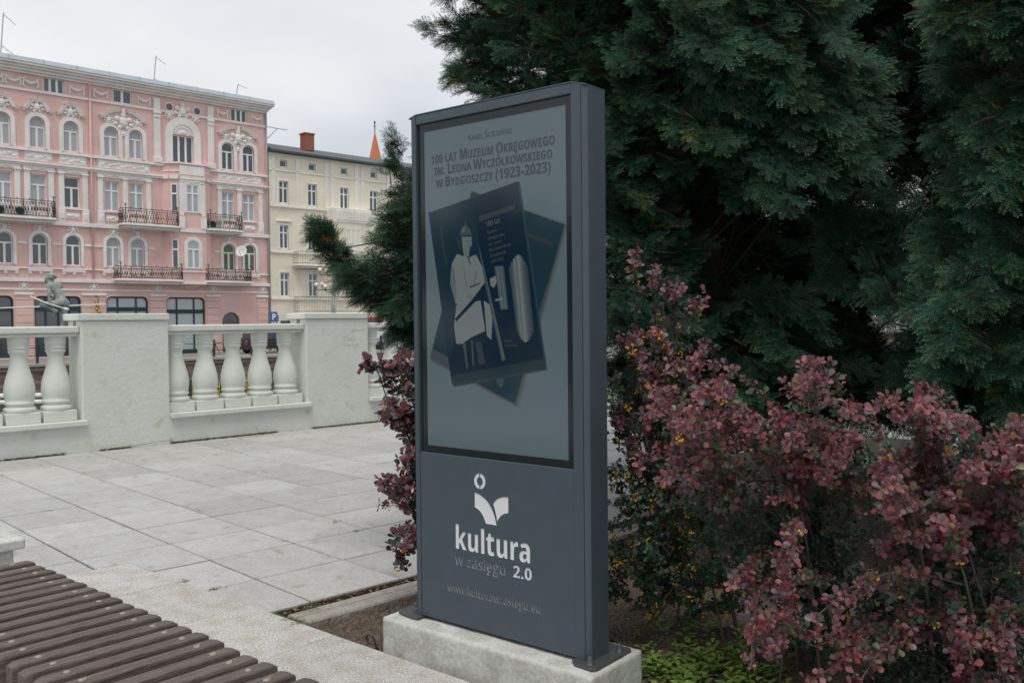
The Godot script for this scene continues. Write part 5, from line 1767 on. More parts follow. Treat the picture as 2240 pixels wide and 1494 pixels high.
	var dir := f1 - f0
	dir.y = 0
	var len := dir.length()
	ft.rotation.y = atan2(-dir.z, dir.x)
	put(ft, "trough", box_mesh(Vector3(0, 0.0, -0.12), Vector3(len, 0.66, 0.12), 0.02), mats.cope)
	var fx := []; var fc := []
	var fs := nst()
	for a in 6:
		var an := a * TAU / 6
		tri(fs, Vector3.ZERO, Vector3(cos(an) * 0.03, 0.012, sin(an) * 0.03), Vector3(cos(an + 0.8) * 0.03, 0.012, sin(an + 0.8) * 0.03))
	for i in 420:
		fx.append(Transform3D(Basis.from_euler(Vector3(rng.randf_range(-0.3, 1.2), rng.randf() * TAU, 0)).scaled(Vector3.ONE * rng.randf_range(0.7, 1.3)), Vector3(rng.randf() * len, 0.68 + rng.randf() * 0.22, rng.randf_range(-0.16, 0.16))))
		fc.append(Color(0.80, 0.45, 0.015) if rng.randf() < 0.55 else Color(0.14, 0.22, 0.04))
	many(ft, "flowers", done(fs), mats.herb, fx, fc)
	for i in 5:
		var x := len * (i + 0.3) / 5.0
		put(ft, "post", box_mesh(Vector3(x - 0.03, 0.0, 0.13), Vector3(x + 0.03, 1.0, 0.19), 0.006), mats.iron)
	var wr := thing("pipe_rail", "white pipe handrail on the lower promenade behind the balustrade", "handrail", Vector3(0, 0, 0))
	for y in [0, 14]:
		var rs := nst()
		rod(rs, W(-300, 872 + y, 11.6), W(180, 862 + y, 13.4), 0.03, 7)
		put(wr, "bar", done(rs), mats.wframe)
	for px in [-120, 62]:
		var a := W(px, 868, lerpf(11.6, 13.4, (px + 300) / 480.0))
		var rs := nst()
		rod(rs, Vector3(a.x, -0.60, a.z), a, 0.025, 6)
		put(wr, "post", done(rs), mats.wframe)

func on_far(px: float, py: float, z: float) -> Vector3:
	var d := F + R * ((px - 1120.0) / FOCAL) - U * ((py - 747.0) / FOCAL)
	return EYE + d * (z / d.z)

func car(x: float, z: float, turn: float, paint: Material, label: String) -> void:
	var t := thing("parked_car", label, "car", Vector3(x, -0.86, z), turn, "cars on the far street")
	var side := PackedVector2Array([Vector2(-2.05, 0.30), Vector2(2.0, 0.30), Vector2(2.08, 0.55), Vector2(1.95, 0.78), Vector2(1.05, 0.92), Vector2(0.45, 1.40), Vector2(-1.15, 1.45), Vector2(-1.75, 1.0), Vector2(-2.05, 0.92), Vector2(-2.12, 0.6)])
	var s := nst()
	plate(s, side, -0.82, 0.82)
	put(t, "body", done(s), paint)
	var w := nst()
	plate(w, PackedVector2Array([Vector2(0.88, 0.94), Vector2(0.40, 1.34), Vector2(-1.1, 1.38), Vector2(-1.6, 1.0)]), -0.83, 0.83)
	put(t, "window", done(w), mats.glass)
	put(t, "rear_window", box_mesh(Vector3(-1.72, 1.02, -0.62), Vector3(-1.30, 1.40, 0.62)), mats.glass)
	for wx in [-1.3, 1.3]:
		for wz in [-0.80, 0.80]:
			var ws := nst(true)
			var xf := Transform3D(Basis(Vector3.RIGHT, PI / 2), Vector3(wx, 0.31, wz))
			lathe(ws, [Vector2(0.0, -0.1), Vector2(0.31, -0.1), Vector2(0.31, 0.1), Vector2(0.0, 0.1)], 16, Vector3.ZERO, xf)
			var wh := put(t, "wheel", done(ws), mats.iron)
			var hs := nst(true)
			lathe(hs, [Vector2(0.18, -0.105), Vector2(0.18, 0.105), Vector2(0.0, 0.108)], 12, Vector3.ZERO, xf)
			put(wh, "rim", done(hs), mats.steel)
	for wz in [-0.66, 0.66]:
		put(t, "tail_light", box_mesh(Vector3(-2.13, 0.66, wz - 0.14), Vector3(-2.03, 0.90, wz + 0.14), 0.02), mats.car_red)
		put(t, "headlight", box_mesh(Vector3(1.93, 0.55, wz - 0.14), Vector3(2.09, 0.72, wz + 0.14), 0.02), mats.wframe)

# ---------------------------------------------------------------- planting
func leaf_mesh(seed_v: int) -> ArrayMesh:
	# spoon-shaped leaf along +x, one unit long, a little cupped
	var r := RandomNumberGenerator.new()
	r.seed = seed_v
	var st := nst(true)
	var xs := [0.0, 0.16, 0.34, 0.56, 0.80, 0.95, 1.0]
	var ws := [0.018, 0.05, 0.18, 0.31, 0.335, 0.20, 0.0]
	var cup := r.randf_range(0.05, 0.16)
	var bend := r.randf_range(-0.25, 0.05)
	st.set_color(Color.WHITE)
	var P := func(i: int, sd: float) -> Vector3:
		var x: float = xs[i]
		return Vector3(x, bend * x * x + absf(sd) * ws[i] * cup * 3.0, sd * ws[i])
	for i in xs.size() - 1:
		for sd in [-1.0, 1.0]:
			var a: Vector3 = P.call(i, 0.0); var b: Vector3 = P.call(i + 1, 0.0)
			var c: Vector3 = P.call(i + 1, sd); var d: Vector3 = P.call(i, sd)
			if sd > 0:
				tri(st, a, b, c)
				tri(st, a, c, d)
			else:
				tri(st, a, c, b)
				tri(st, a, d, c)
	return done(st)

func yew_spray(seed_v: int) -> ArrayMesh:
	var r := RandomNumberGenerator.new()
	r.seed = seed_v
	var st := SurfaceTool.new()
	st.begin(Mesh.PRIMITIVE_TRIANGLES)
	st.set_smooth_group(-1)
	var twig := func(o: Vector3, d: Vector3, up: Vector3, l: float, tip: float) -> void:
		var side := d.cross(up).normalized()
		var n := int(l / 0.0070)
		# the twig itself
		st.set_color(Color(0.15, 0.105, 0.05))
		var e := o + d * l + Vector3(0, -0.12 * l, 0)
		for q in [side, up]:
			tri(st, o - q * 0.0013, o + q * 0.0013, e)
		for i in n:
			var t := (i + 0.3) / n
			var p := o + d * l * t + Vector3(0, -0.12 * l * t * t, 0)
			var ln := 0.027 * (1.0 - 0.45 * t * t) * r.randf_range(0.8, 1.12)
			for s in [-1.0, 1.0]:
				var f: Vector3 = (side * s * r.randf_range(0.85, 1.0) + d * r.randf_range(0.40, 0.65) + up * r.randf_range(-0.05, 0.22)).normalized()
				var wv := d * 0.0024
				var g := r.randf_range(0.75, 1.2)
				var young := clampf((t - 0.55) * 2.0, 0.0, 1.0) * tip
				st.set_color(Color(0.010 * g, 0.050 * g, 0.035 * g).lerp(Color(0.095 * g, 0.185 * g, 0.100 * g), young * r.randf_range(0.25, 1.0)))
				var m: Vector3 = p + f * ln * 0.55
				var en: Vector3 = p + f * ln + Vector3(0, -0.12 * ln, 0)
				tri(st, p, m + wv, m - wv)
				tri(st, m - wv, m + wv, en)
	var L := 0.14
	twig.call(Vector3.ZERO, Vector3(1, 0.04, 0).normalized(), Vector3.UP, L, 1.0)
	for k in 4:
		var t := 0.05 + 0.60 * k / 3.0
		var sg := -1.0 if k % 2 else 1.0
		var a := sg * r.randf_range(0.7, 1.05)
		var d := Vector3(cos(a), r.randf_range(-0.10, 0.30), sin(a)).normalized()
		twig.call(Vector3(L * t, -0.015 * t * t, 0), d, (Vector3.UP + Vector3(r.randf_range(-0.3, 0.3), 0, r.randf_range(-0.3, 0.3))).normalized(), r.randf_range(0.065, 0.092) * (1.0 - 0.35 * t), r.randf_range(0.2, 1.0))
	st.generate_normals()
	return st.commit()

var spray_sets := []   # [transforms, colours] for each spray shape of the tree being grown

func frame_along(d: Vector3, up: Vector3) -> Basis:
	var z := d.cross(up).normalized()
	var y := z.cross(d).normalized()
	return Basis(d, y, z)

# a drooping bough that ends at tip; sprays stand along both sides
func bough(tip: Vector3, dir: Vector3, L: float, n: int, droop: float, tone: float, size := 1.0) -> Array:
	var o := tip - dir * L
	var side := dir.cross(Vector3.UP).normalized()
	var pts := []
	for i in 5:
		var t := i / 4.0
		pts.append(o + dir * L * t + Vector3(0, droop * 0.5 * (1.0 - t * t) * L - droop * 0.1, 0))
	for i in n:
		var t := (i + rng.randf()) / n
		var p: Vector3 = o + dir * L * t + Vector3(0, droop * 0.5 * (1.0 - t * t) * L - droop * 0.1, 0)
		var az := rng.randf() * TAU
		var radial := side * cos(az) + Vector3.UP * sin(az) * 0.75
		var d := (dir * (0.35 + 0.7 * t) + radial * (1.0 - 0.45 * t) + Vector3(0, -droop * (0.35 + 0.5 * t), 0)).normalized()
		p += radial * rng.randf() * 0.085 * size * (1.0 - 0.6 * t)
		var up := (Vector3.UP * 0.7 + dir * 0.3 - F * 0.45 + Vector3(rng.randf_range(-0.5, 0.5), rng.randf_range(-0.3, 0.3), rng.randf_range(-0.5, 0.5))).normalized()
		var sc := rng.randf_range(0.7, 1.2) * size
		var set_i := rng.randi() % spray_sets.size()
		spray_sets[set_i][0].append(Transform3D(frame_along(d, up).scaled(Vector3.ONE * sc), p))
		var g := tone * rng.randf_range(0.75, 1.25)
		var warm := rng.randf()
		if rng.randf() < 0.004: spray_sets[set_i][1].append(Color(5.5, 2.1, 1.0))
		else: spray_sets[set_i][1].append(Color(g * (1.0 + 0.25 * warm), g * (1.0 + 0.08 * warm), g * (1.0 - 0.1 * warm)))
	return pts

# masses: [outline in pixels, nearest, farthest, boughs, sprays per bough, length, droop, lean (px/px direction), tone]
func yew(called: String, label: String, foot: Vector3, height: float, stems: int, masses: Array, sd: int, meshes: Array) -> void:
	rng.seed = sd
	var t := thing(called, label, "tree", foot, 0, "dark yew trees behind the kiosk")
	spray_sets = []
	for m in meshes: spray_sets.append([[], []])
	var trunks := []
	for k in stems:
		var a := TAU * k / stems + 0.4
		var lean := Vector3(cos(a), 0, sin(a)) * 0.18 * height * (0.0 if stems == 1 else 1.0)
		var pts := []
		var rad := []
		for i in 7:
			var u := i / 6.0
			pts.append(Vector3(cos(a) * 0.08, 0, sin(a) * 0.08) * (0.0 if stems == 1 else 1.0) + lean * u * u + Vector3(sin(u * 5 + k) * 0.05, height * u - 0.1, cos(u * 4 + k) * 0.05))
			rad.append(lerpf(0.11, 0.02, u) * (1.0 if stems < 4 else 0.75) * (0.75 + 0.05 * height))
		var st := nst(true)
		tube(st, pts, rad, 8)
		put(t, "trunk", done(st), mats.bark)
		trunks.append(pts)
	var limb_st := nst()
	var nl := 0
	for m in masses:
		var poly := PackedVector2Array(m[0])
		var lo := Vector2(1e9, 1e9)
		var hi := -lo
		for p in poly:
			lo = lo.min(p); hi = hi.max(p)
		var c := 0
		var tries := 0
		while c < m[3] and tries < 20000:
			tries += 1
			var q := Vector2(rng.randf_range(lo.x, hi.x), rng.randf_range(lo.y, hi.y))
			if not Geometry2D.is_point_in_polygon(q, poly): continue
			c += 1
			var tip := W(q.x, q.y, rng.randf_range(m[1], m[2]))
			var from := foot + Vector3(0, clampf(tip.y - foot.y + 0.2, 0.3, height), 0)
			var out := (tip - from)
			out.y = 0
			var lean: Vector2 = m[7]
			var d := (out.normalized() * 0.7 - F * 0.25 + R * lean.x - U * lean.y + Vector3(rng.randf_range(-0.5, 0.5), rng.randf_range(-0.15, 0.25), rng.randf_range(-0.5, 0.5))).normalized()
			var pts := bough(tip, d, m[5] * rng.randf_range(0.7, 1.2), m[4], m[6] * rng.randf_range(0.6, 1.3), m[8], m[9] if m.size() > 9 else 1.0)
			# wood of the bough, with a limb that leads back to the trunk
			var loc := []
			var trunk: Array = trunks[rng.randi() % trunks.size()]
			var base: Vector3 = trunk[clampi(int((tip.y - foot.y) / height * 6.0), 1, 5)]
			var mid: Vector3 = (base + pts[0] - foot) * 0.5 + Vector3(rng.randf_range(-0.1, 0.1), rng.randf_range(-0.05, 0.15), rng.randf_range(-0.1, 0.1))
			loc = [base, mid]
			for p in pts: loc.append(p - foot)
			for w in range(2, loc.size()): loc[w] -= Vector3(0, 0.025, 0)
			if c % 5 == 1: tube(limb_st, loc, [0.003 * height, 0.0018 * height, 0.0011 * height, 0.004, 0.003, 0.002, 0.001], 4)
			else: tube(limb_st, loc.slice(2), [0.004, 0.0035, 0.003, 0.002, 0.001], 4)
			nl += 1
	put(t, "limbs", done(limb_st), mats.bark).set_meta("kind", "stuff")
	for i in meshes.size():
		var x: Array = spray_sets[i][0]
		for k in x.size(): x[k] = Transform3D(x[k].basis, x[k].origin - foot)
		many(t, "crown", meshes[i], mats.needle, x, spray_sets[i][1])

func pv(a: Array) -> Array:
	var out := []
	for i in range(0, a.size(), 2): out.append(Vector2(a[i], a[i + 1]))
	return out

func ground_at(px: float, dep: float, y := -0.06) -> Vector3:
	var p := W(px, 747, dep)
	return Vector3(p.x, y, p.z)

var palette := []

# arching shrub: branches run from the foot to tips scattered over an outline
func barberry(label: String, foot: Vector3, masses: Array, sd: int, leaf_len: float, colour: Callable, leaves: Array, flowers := 0.0) -> void:
	rng.seed = sd
	var t := thing("barberry_bush", label, "bush", foot, 0, "red leaved barberry bushes round the kiosk")
	var all := []
	var fl := []
	for m in masses:
		var poly := PackedVector2Array(m[0])
		var lo := Vector2(1e9, 1e9)
		var hi := -lo
		for p in poly:
			lo = lo.min(p); hi = hi.max(p)
		var c := 0
		var tries := 0
		while c < m[3] and tries < 20000:
			tries += 1
			var q := Vector2(rng.randf_range(lo.x, hi.x), rng.randf_range(lo.y, hi.y))
			if not Geometry2D.is_point_in_polygon(q, poly): continue
			c += 1
			var tip := W(q.x, q.y, rng.randf_range(m[1], m[2]))
			var a := foot + Vector3(rng.randf_range(-0.3, 0.3), 0, rng.randf_range(-0.3, 0.3))
			var apex := a.lerp(tip, 0.55) + Vector3(0, rng.randf_range(0.25, 0.5) * (tip - a).length(), 0)
			apex.y = maxf(apex.y, tip.y + rng.randf_range(-0.10, 0.12))
			var pts := []
			var rad := []
			for i in 9:
				var u := i / 8.0
				var p := a * (1 - u) * (1 - u) + apex * 2 * u * (1 - u) + tip * u * u
				p += Vector3(sin(u * 9 + c), cos(u * 8 + c * 2), sin(u * 7 + c * 3)) * 0.008
				pts.append(p - foot)
				rad.append(lerpf(0.0055, 0.0012, u))
			var st := nst()
			var from := 0 if c % 9 == 0 else 4
			tube(st, pts.slice(from), rad.slice(from), 5)
			put(t, "branch", done(st), mats.twig)
			# leaf tufts along the outer part
			var n: int = m[4]
			for i in n:
				var u := lerpf(m[5], 1.0, (i + rng.randf()) / n)
				var f := u * 8.0
				var k := mini(int(f), 7)
				var p: Vector3 = pts[k].lerp(pts[k + 1], f - k)
				var tan: Vector3 = (pts[k + 1] - pts[k]).normalized()
				# short side shoots carry the tufts away from the branch
				var rd := Vector3(rng.randf_range(-1, 1), rng.randf_range(-0.6, 1), rng.randf_range(-1, 1)).normalized()
				p += rd * rng.randf() * 0.035
				var nl := rng.randi_range(4, 7)
				for j in nl:
					var az := TAU * (j + rng.randf() * 0.6) / nl
					var s1 := tan.cross(Vector3.UP if absf(tan.y) < 0.8 else Vector3.RIGHT).normalized()
					var s2 := s1.cross(tan)
					var d := (s1 * cos(az) + s2 * sin(az) + tan * rng.randf_range(-0.1, 0.7) + Vector3(0, 0.25, 0)).normalized()
					var sc := leaf_len * (rng.randf_range(0.28, 0.6) if rng.randf() < 0.55 else rng.randf_range(0.7, 1.1)) * (1.0 if m[6] == 0.0 else 0.75)
					var up := (Vector3.UP * 0.7 - F * 0.5 + rd * 0.5).normalized()
					var b := frame_along(d, up).scaled(Vector3.ONE * sc)
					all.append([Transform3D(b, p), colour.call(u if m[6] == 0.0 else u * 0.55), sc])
				if flowers > 0 and rng.randf() < flowers:
					for j in rng.randi_range(3, 7): fl.append(Transform3D(Basis.from_euler(Vector3(rng.randf() * 3, rng.randf() * 3, 0)), p + Vector3(rng.randf_range(-0.012, 0.012), rng.randf_range(-0.03, -0.005), rng.randf_range(-0.012, 0.012))))
	# the leaves that show largest are leaves of their own
	var order := []
	for i in all.size():
		var wp: Vector3 = all[i][0].origin + foot - EYE
		var z := wp.dot(F)
		var px := 1120 + wp.dot(R) / z * FOCAL
		var py := 747 - wp.dot(U) / z * FOCAL
		var seen := px > -10 and px < 2250 and py > -10 and py < 1504
		order.append([(all[i][2] / z) if seen else 0.0, i])
	order.sort_custom(func(x, y): return x[0] > y[0])
	var own := {}
	for k in mini(300, order.size()): own[order[k][1]] = true
	var xs := []
	var cs := []
	for v in leaves.size():
		xs.append([]); cs.append([])
	for i in all.size():
		var v := i % leaves.size()
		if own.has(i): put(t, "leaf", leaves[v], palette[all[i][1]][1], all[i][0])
		else:
			xs[v].append(all[i][0])
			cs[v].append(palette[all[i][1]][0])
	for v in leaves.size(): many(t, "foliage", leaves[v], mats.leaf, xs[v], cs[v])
	if fl.size():
		var fs := nst(true)
		ball(fs, Vector3.ZERO, Vector3(0.0042, 0.0042, 0.0042), 6, 4)
		many(t, "blossom", done(fs), mats.flower, fl, [])

func make_planting() -> void:
	# soil of the bed
	var n := FastNoiseLite.new()
	n.seed = 8; n.frequency = 6.0; n.fractal_octaves = 4
	var st := nst(true)
	var hgt := func(x: float, z: float) -> float:
		var v := n.get_noise_2d(x, z) * 0.035 + n.get_noise_2d(x * 5.0, z * 5.0) * 0.020
		return -0.036 + v
	for part in [[2.0, 2.9, -3.383, -2.35, 0.014], [2.0, 9.0, -3.383, 3.5, 0.09]]:
		var nx := int((part[1] - part[0]) / part[4])
		var nz := int((part[3] - part[2]) / part[4])
		var low := -0.03 if part[4] > 0.05 else 0.0
		for i in nx:
			for j in nz:
				var x: float = part[0] + i * part[4]
				var z: float = part[2] + j * part[4]
				var e: float = part[4]
				var dl := low if x < 2.85 and z < -2.4 else 0.0
				quad(st, Vector3(x, hgt.call(x, z) + dl, z), Vector3(x + e, hgt.call(x + e, z) + dl, z), Vector3(x + e, hgt.call(x + e, z + e) + dl, z + e), Vector3(x, hgt.call(x, z + e) + dl, z + e))
	var so := put(self, "soil", done(st), mats.soil)
	so.set_meta("kind", "structure")
	# yews
	var sprays := [yew_spray(1), yew_spray(2), yew_spray(3)]
	var B := Vector2(0, 0)
	yew("yew_tree", "large dark green yew tree standing close behind the kiosk", ground_at(1480, 5.6), 4.6, 3, [
		[pv([895, -160, 890, 20, 925, 90, 955, 150, 1010, 190, 1060, 260, 1340, 300, 1350, 120, 1400, -160]), 4.9, 5.6, 115, 28, 0.34, 0.3, Vector2(-0.5, -0.1), 1.1, 0.9],
		[pv([1000, 200, 972, 222, 1010, 300, 1340, 420, 1340, 200]), 5.0, 5.6, 22, 22, 0.30, 0.3, Vector2(-0.3, 0.1), 1.1, 1.0],
		[pv([1330, -160, 1330, 560, 1420, 560, 1500, 450, 1560, 380, 1640, 330, 1720, 200, 1760, -160]), 4.6, 5.1, 130, 26, 0.34, 0.5, Vector2(0.0, 0.25), 1.0, 0.95],
		[pv([1560, -100, 1560, 330, 1680, 430, 1800, 430, 1960, 320, 1900, 120, 1820, -100]), 4.0, 4.5, 90, 24, 0.34, 0.75, Vector2(0.25, 0.45), 1.0, 1.05],
		[pv([1340, 520, 1340, 720, 1480, 720, 1520, 600, 1440, 540]), 4.4, 4.9, 30, 20, 0.32, 0.6, Vector2(0.1, 0.3), 0.95, 1.15],
		[pv([1290, 330, 1300, 560, 1420, 560, 1420, 330]), 5.2, 5.7, 20, 26, 0.34, 0.4, Vector2(0.0, 0.1), 0.95, 1.0],
		[pv([1480, 660, 1480, 860, 1900, 880, 1880, 700, 1700, 640]), 4.2, 5.0, 48, 20, 0.32, 0.45, Vector2(0.0, 0.2), 0.85, 1.15],
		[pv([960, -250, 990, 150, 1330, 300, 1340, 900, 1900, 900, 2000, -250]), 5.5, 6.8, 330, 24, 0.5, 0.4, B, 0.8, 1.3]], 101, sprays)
	yew("yew_tree", "dark green yew tree with drooping sprays beside the red barberry bushes", ground_at(2230, 4.9), 4.4, 3, [
		[pv([2110, -160, 2075, 60, 2085, 180, 2070, 240, 2180, 330, 2420, 330, 2420, -160]), 3.3, 3.9, 42, 24, 0.34, 0.6, Vector2(-0.35, 0.25), 1.1, 1.15],
		[pv([2020, 360, 1995, 430, 2025, 520, 2065, 600, 2045, 700, 2030, 770, 2150, 860, 2420, 860, 2420, 300, 2180, 320]), 3.3, 3.9, 62, 24, 0.34, 0.7, Vector2(-0.35, 0.4), 1.0, 1.15],
		[pv([1930, 640, 1960, 800, 2000, 880, 2400, 900, 2400, 700, 2060, 640]), 3.9, 4.6, 44, 24, 0.34, 0.6, Vector2(-0.2, 0.3), 0.95, 1.1],
		[pv([1820, 460, 1800, 560, 1900, 620, 1960, 560, 1950, 480]), 4.2, 4.7, 10, 16, 0.30, 0.7, Vector2(-0.2, 0.5), 0.9, 1.3],
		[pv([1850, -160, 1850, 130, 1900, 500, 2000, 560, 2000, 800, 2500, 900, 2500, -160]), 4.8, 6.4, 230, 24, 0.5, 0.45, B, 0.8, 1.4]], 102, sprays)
	yew("yew_tree", "slender young yew with upright leader and a long sideways bough beyond the kiosk", ground_at(1040, 4.75), 2.5, 1, [
		[pv([853, 280, 859, 280, 868, 335, 874, 400, 848, 400, 850, 340]), 4.68, 4.78, 8, 5, 0.10, 0.0, Vector2(-0.05, -1.5), 1.0, 0.62],
		[pv([850, 380, 838, 440, 842, 560, 905, 640, 905, 370, 872, 380]), 4.55, 4.95, 32, 9, 0.16, 0.2, Vector2(-0.5, -0.3), 1.0, 0.9],
		[pv([682, 465, 682, 535, 705, 560, 770, 590, 715, 530, 692, 468]), 4.70, 4.80, 17, 8, 0.12, 0.1, Vector2(-0.4, -0.7), 1.05, 0.75],
		[pv([735, 570, 750, 625, 800, 650, 905, 745, 905, 610, 830, 580]), 4.55, 4.95, 40, 9, 0.17, 0.3, Vector2(-0.6, 0.0), 1.0, 0.9],
		[pv([865, 640, 872, 735, 905, 780, 905, 640]), 4.55, 4.9, 14, 11, 0.18, 0.4, Vector2(-0.4, 0.3), 0.95, 0.85],
		[pv([905, 300, 905, 900, 1330, 900, 1330, 300]), 4.6, 5.4, 90, 22, 0.35, 0.4, B, 0.9]], 103, sprays)
	yew("yew_tree", "broad old yew in the second row, seen through gaps between the nearer yews", ground_at(1800, 8.2), 5.2, 4, [
		[pv([1000, -350, 1000, 200, 1330, 400, 1340, 860, 1560, 880, 1760, 640, 1900, 560, 2000, 700, 2100, 870, 2600, 900, 2600, -350]), 7.2, 8.6, 330, 30, 0.8, 0.4, B, 0.8, 1.9],
		[pv([1760, 560, 1760, 760, 1880, 760, 1870, 640, 1940, 600, 1990, 680, 2060, 800, 2080, 560]), 6.2, 7.0, 34, 26, 0.5, 0.5, B, 0.8, 1.5],
		[pv([1340, 700, 1340, 905, 1990, 905, 1960, 760, 1840, 720, 1700, 800]), 6.6, 7.4, 60, 30, 0.6, 0.4, B, 0.8, 1.6]], 104, sprays)
	yew("yew_tree", "dense yew at the end of the bed beyond the barberry bushes", ground_at(3700, 2.3), 3.6, 3, [
		[pv([2750, -1500, 2700, 600, 2800, 1000, 5200, 1000, 5200, -1500]), 2.0, 2.9, 150, 26, 0.5, 0.4, B, 0.9, 1.8]], 105, sprays)
	# barberries: young tips red; old leaves below green, darkened to paint inner shade
	for c in [Vector3(0.185, 0.050, 0.060), Vector3(0.120, 0.042, 0.052), Vector3(0.210, 0.082, 0.088), Vector3(0.100, 0.056, 0.066), Vector3(0.062, 0.044, 0.056), Vector3(0.170, 0.025, 0.036), Vector3(0.105, 0.085, 0.040), Vector3(0.013, 0.050, 0.022), Vector3(0.024, 0.078, 0.028), Vector3(0.035, 0.042, 0.046)]:
		var m := mat(lin(c.x, c.y, c.z), 0.45)
		m.cull_mode = BaseMaterial3D.CULL_DISABLED
		m.backlight_enabled = true
		m.backlight = Color(0.10, 0.05, 0.05)
		palette.append([Color(c.x, c.y, c.z), m])
	var leaves := [leaf_mesh(1), leaf_mesh(2), leaf_mesh(3)]
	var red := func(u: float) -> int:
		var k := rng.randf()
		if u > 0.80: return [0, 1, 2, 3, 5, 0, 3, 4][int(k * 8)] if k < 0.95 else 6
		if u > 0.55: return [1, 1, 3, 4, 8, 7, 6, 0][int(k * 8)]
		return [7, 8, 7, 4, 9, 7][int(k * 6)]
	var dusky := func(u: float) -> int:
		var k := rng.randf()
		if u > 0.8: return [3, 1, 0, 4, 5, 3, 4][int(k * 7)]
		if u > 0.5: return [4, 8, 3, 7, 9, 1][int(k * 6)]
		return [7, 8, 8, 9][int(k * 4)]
	barberry("dusky barberry bush hanging out over the paving behind the kiosk", ground_at(1010, 4.05), [
		[pv([772, 797, 790, 786, 830, 783, 830, 800, 790, 806]), 3.8, 3.9, 3, 24, 0.5, 0.0],
		[pv([830, 800, 860, 775, 900, 790, 900, 820, 860, 815]), 3.75, 3.95, 5, 20, 0.5, 0.0],
		[pv([815, 905, 830, 890, 900, 840, 900, 950, 850, 950]), 3.75, 3.9, 9, 20, 0.5, 0.0],
		[pv([808, 1100, 815, 1060, 850, 1010, 900, 970, 900, 1120, 850, 1130, 830, 1110]), 3.7, 3.85, 11, 20, 0.5, 0.0],
		[pv([868, 1240, 862, 1190, 900, 1130, 905, 1200, 885, 1245]), 3.7, 3.8, 5, 18, 0.5, 0.0],
		[pv([905, 800, 880, 1000, 905, 1180, 1040, 1200, 1040, 780]), 3.75, 4.05, 26, 26, 0.4, 1.0]], 201, 0.036, dusky, leaves, 0.03)
	barberry("dusky barberry bush with many yellow blossoms against the side of the kiosk", ground_at(1470, 3.75), [
		[pv([1335, 500, 1350, 500, 1480, 590, 1560, 620, 1590, 690, 1560, 700, 1420, 600]), 3.3, 3.6, 7, 18, 0.55, 0.0],
		[pv([1335, 760, 1430, 700, 1540, 740, 1600, 820, 1560, 960, 1400, 1060, 1335, 1060]), 3.25, 3.6, 26, 20, 0.6, 0.0],
		[pv([1322, 800, 1420, 800, 1540, 960, 1560, 1100, 1480, 1240, 1322, 1260]), 3.35, 3.75, 46, 32, 0.45, 1.0],
		[pv([1325, 1150, 1560, 1100, 1700, 1250, 1680, 1360, 1480, 1340, 1325, 1330]), 3.5, 3.9, 40, 30, 0.35, 1.0]], 202, 0.030, dusky, leaves, 0.10)
	barberry("broad red leaved barberry bush beside the plinth, its tips bright pink", ground_at(1820, 3.4), [
		[pv([1430, 800, 1480, 770, 1560, 780, 1660, 850, 1760, 790, 1860, 850, 1880, 1000, 1780, 1160, 1560, 1100, 1400, 1060, 1380, 950]), 2.6, 3.0, 46, 30, 0.55, 0.0],
		[pv([1520, 1160, 1700, 1180, 1760, 1260, 1780, 1400, 1700, 1500, 1600, 1500, 1640, 1350]), 2.5, 2.9, 12, 30, 0.55, 0.0],
		[pv([1440, 850, 1440, 1150, 1620, 1300, 1700, 1500, 1900, 1520, 1900, 850]), 3.0, 3.5, 95, 40, 0.30, 1.0]], 203, 0.027, red, leaves, 0.006)
	barberry("red leaved barberry bush with large round leaves in front of the drooping yew", ground_at(2140, 3.05), [
		[pv([1830, 850, 1990, 830, 2070, 880, 2150, 930, 2260, 880, 2340, 900, 2340, 1180, 2050, 1230, 1850, 1180]), 2.35, 2.75, 46, 30, 0.55, 0.0],
		[pv([1760, 1330, 1900, 1290, 2100, 1360, 2340, 1240, 2340, 1560, 1740, 1560]), 2.4, 2.75, 21, 30, 0.55, 0.0],
		[pv([1860, 900, 1800, 1540, 2340, 1540, 2340, 900]), 2.7, 3.2, 105, 40, 0.30, 1.0]], 204, 0.028, red, leaves, 0.010)
	# fresh herbs on the soil beside the plinth
	rng.seed = 301
	var hs := SurfaceTool.new()
	hs.begin(Mesh.PRIMITIVE_TRIANGLES)
	hs.set_smooth_group(0)
	for k in 9:
		var a := k * 2.4
		var y := 0.012 + 0.007 * k
		var d := Vector3(cos(a), 0.35, sin(a)).normalized()
		hs.append_from(leaves[k % 3], 0, Transform3D(frame_along(d, Vector3.UP).scaled(Vector3(0.034, 0.034, 0.048)), Vector3(cos(a), 0, sin(a)) * 0.006 + Vector3(0, y, 0)))
	var herb := hs.commit()
	var xs := []
	var cs := []
	for k in 620:
		var px := rng.randf_range(1385, 1800)
		var py := rng.randf_range(1360, 1640)
		if rng.randf() > clampf(1.25 - absf(px - 1480) / 190.0, 0.06, 1.0): continue
		if py < 1430 and rng.randf() > 0.30: continue
		var p := on_y(px, py, -0.05)
		xs.append(Transform3D(Basis(Vector3.UP, rng.randf() * TAU).scaled(Vector3.ONE * rng.randf_range(0.40, 0.90)), p))
		var g := rng.randf_range(0.75, 1.25)
		cs.append(Color(0.17 * g, 0.27 * g, 0.045 * g))
	var h := many(self, "ground_cover", herb, mats.herb, xs, cs)
	tag(h, "low bright green herbs covering the soil beside the concrete plinth", "herbs", "", "stuff")

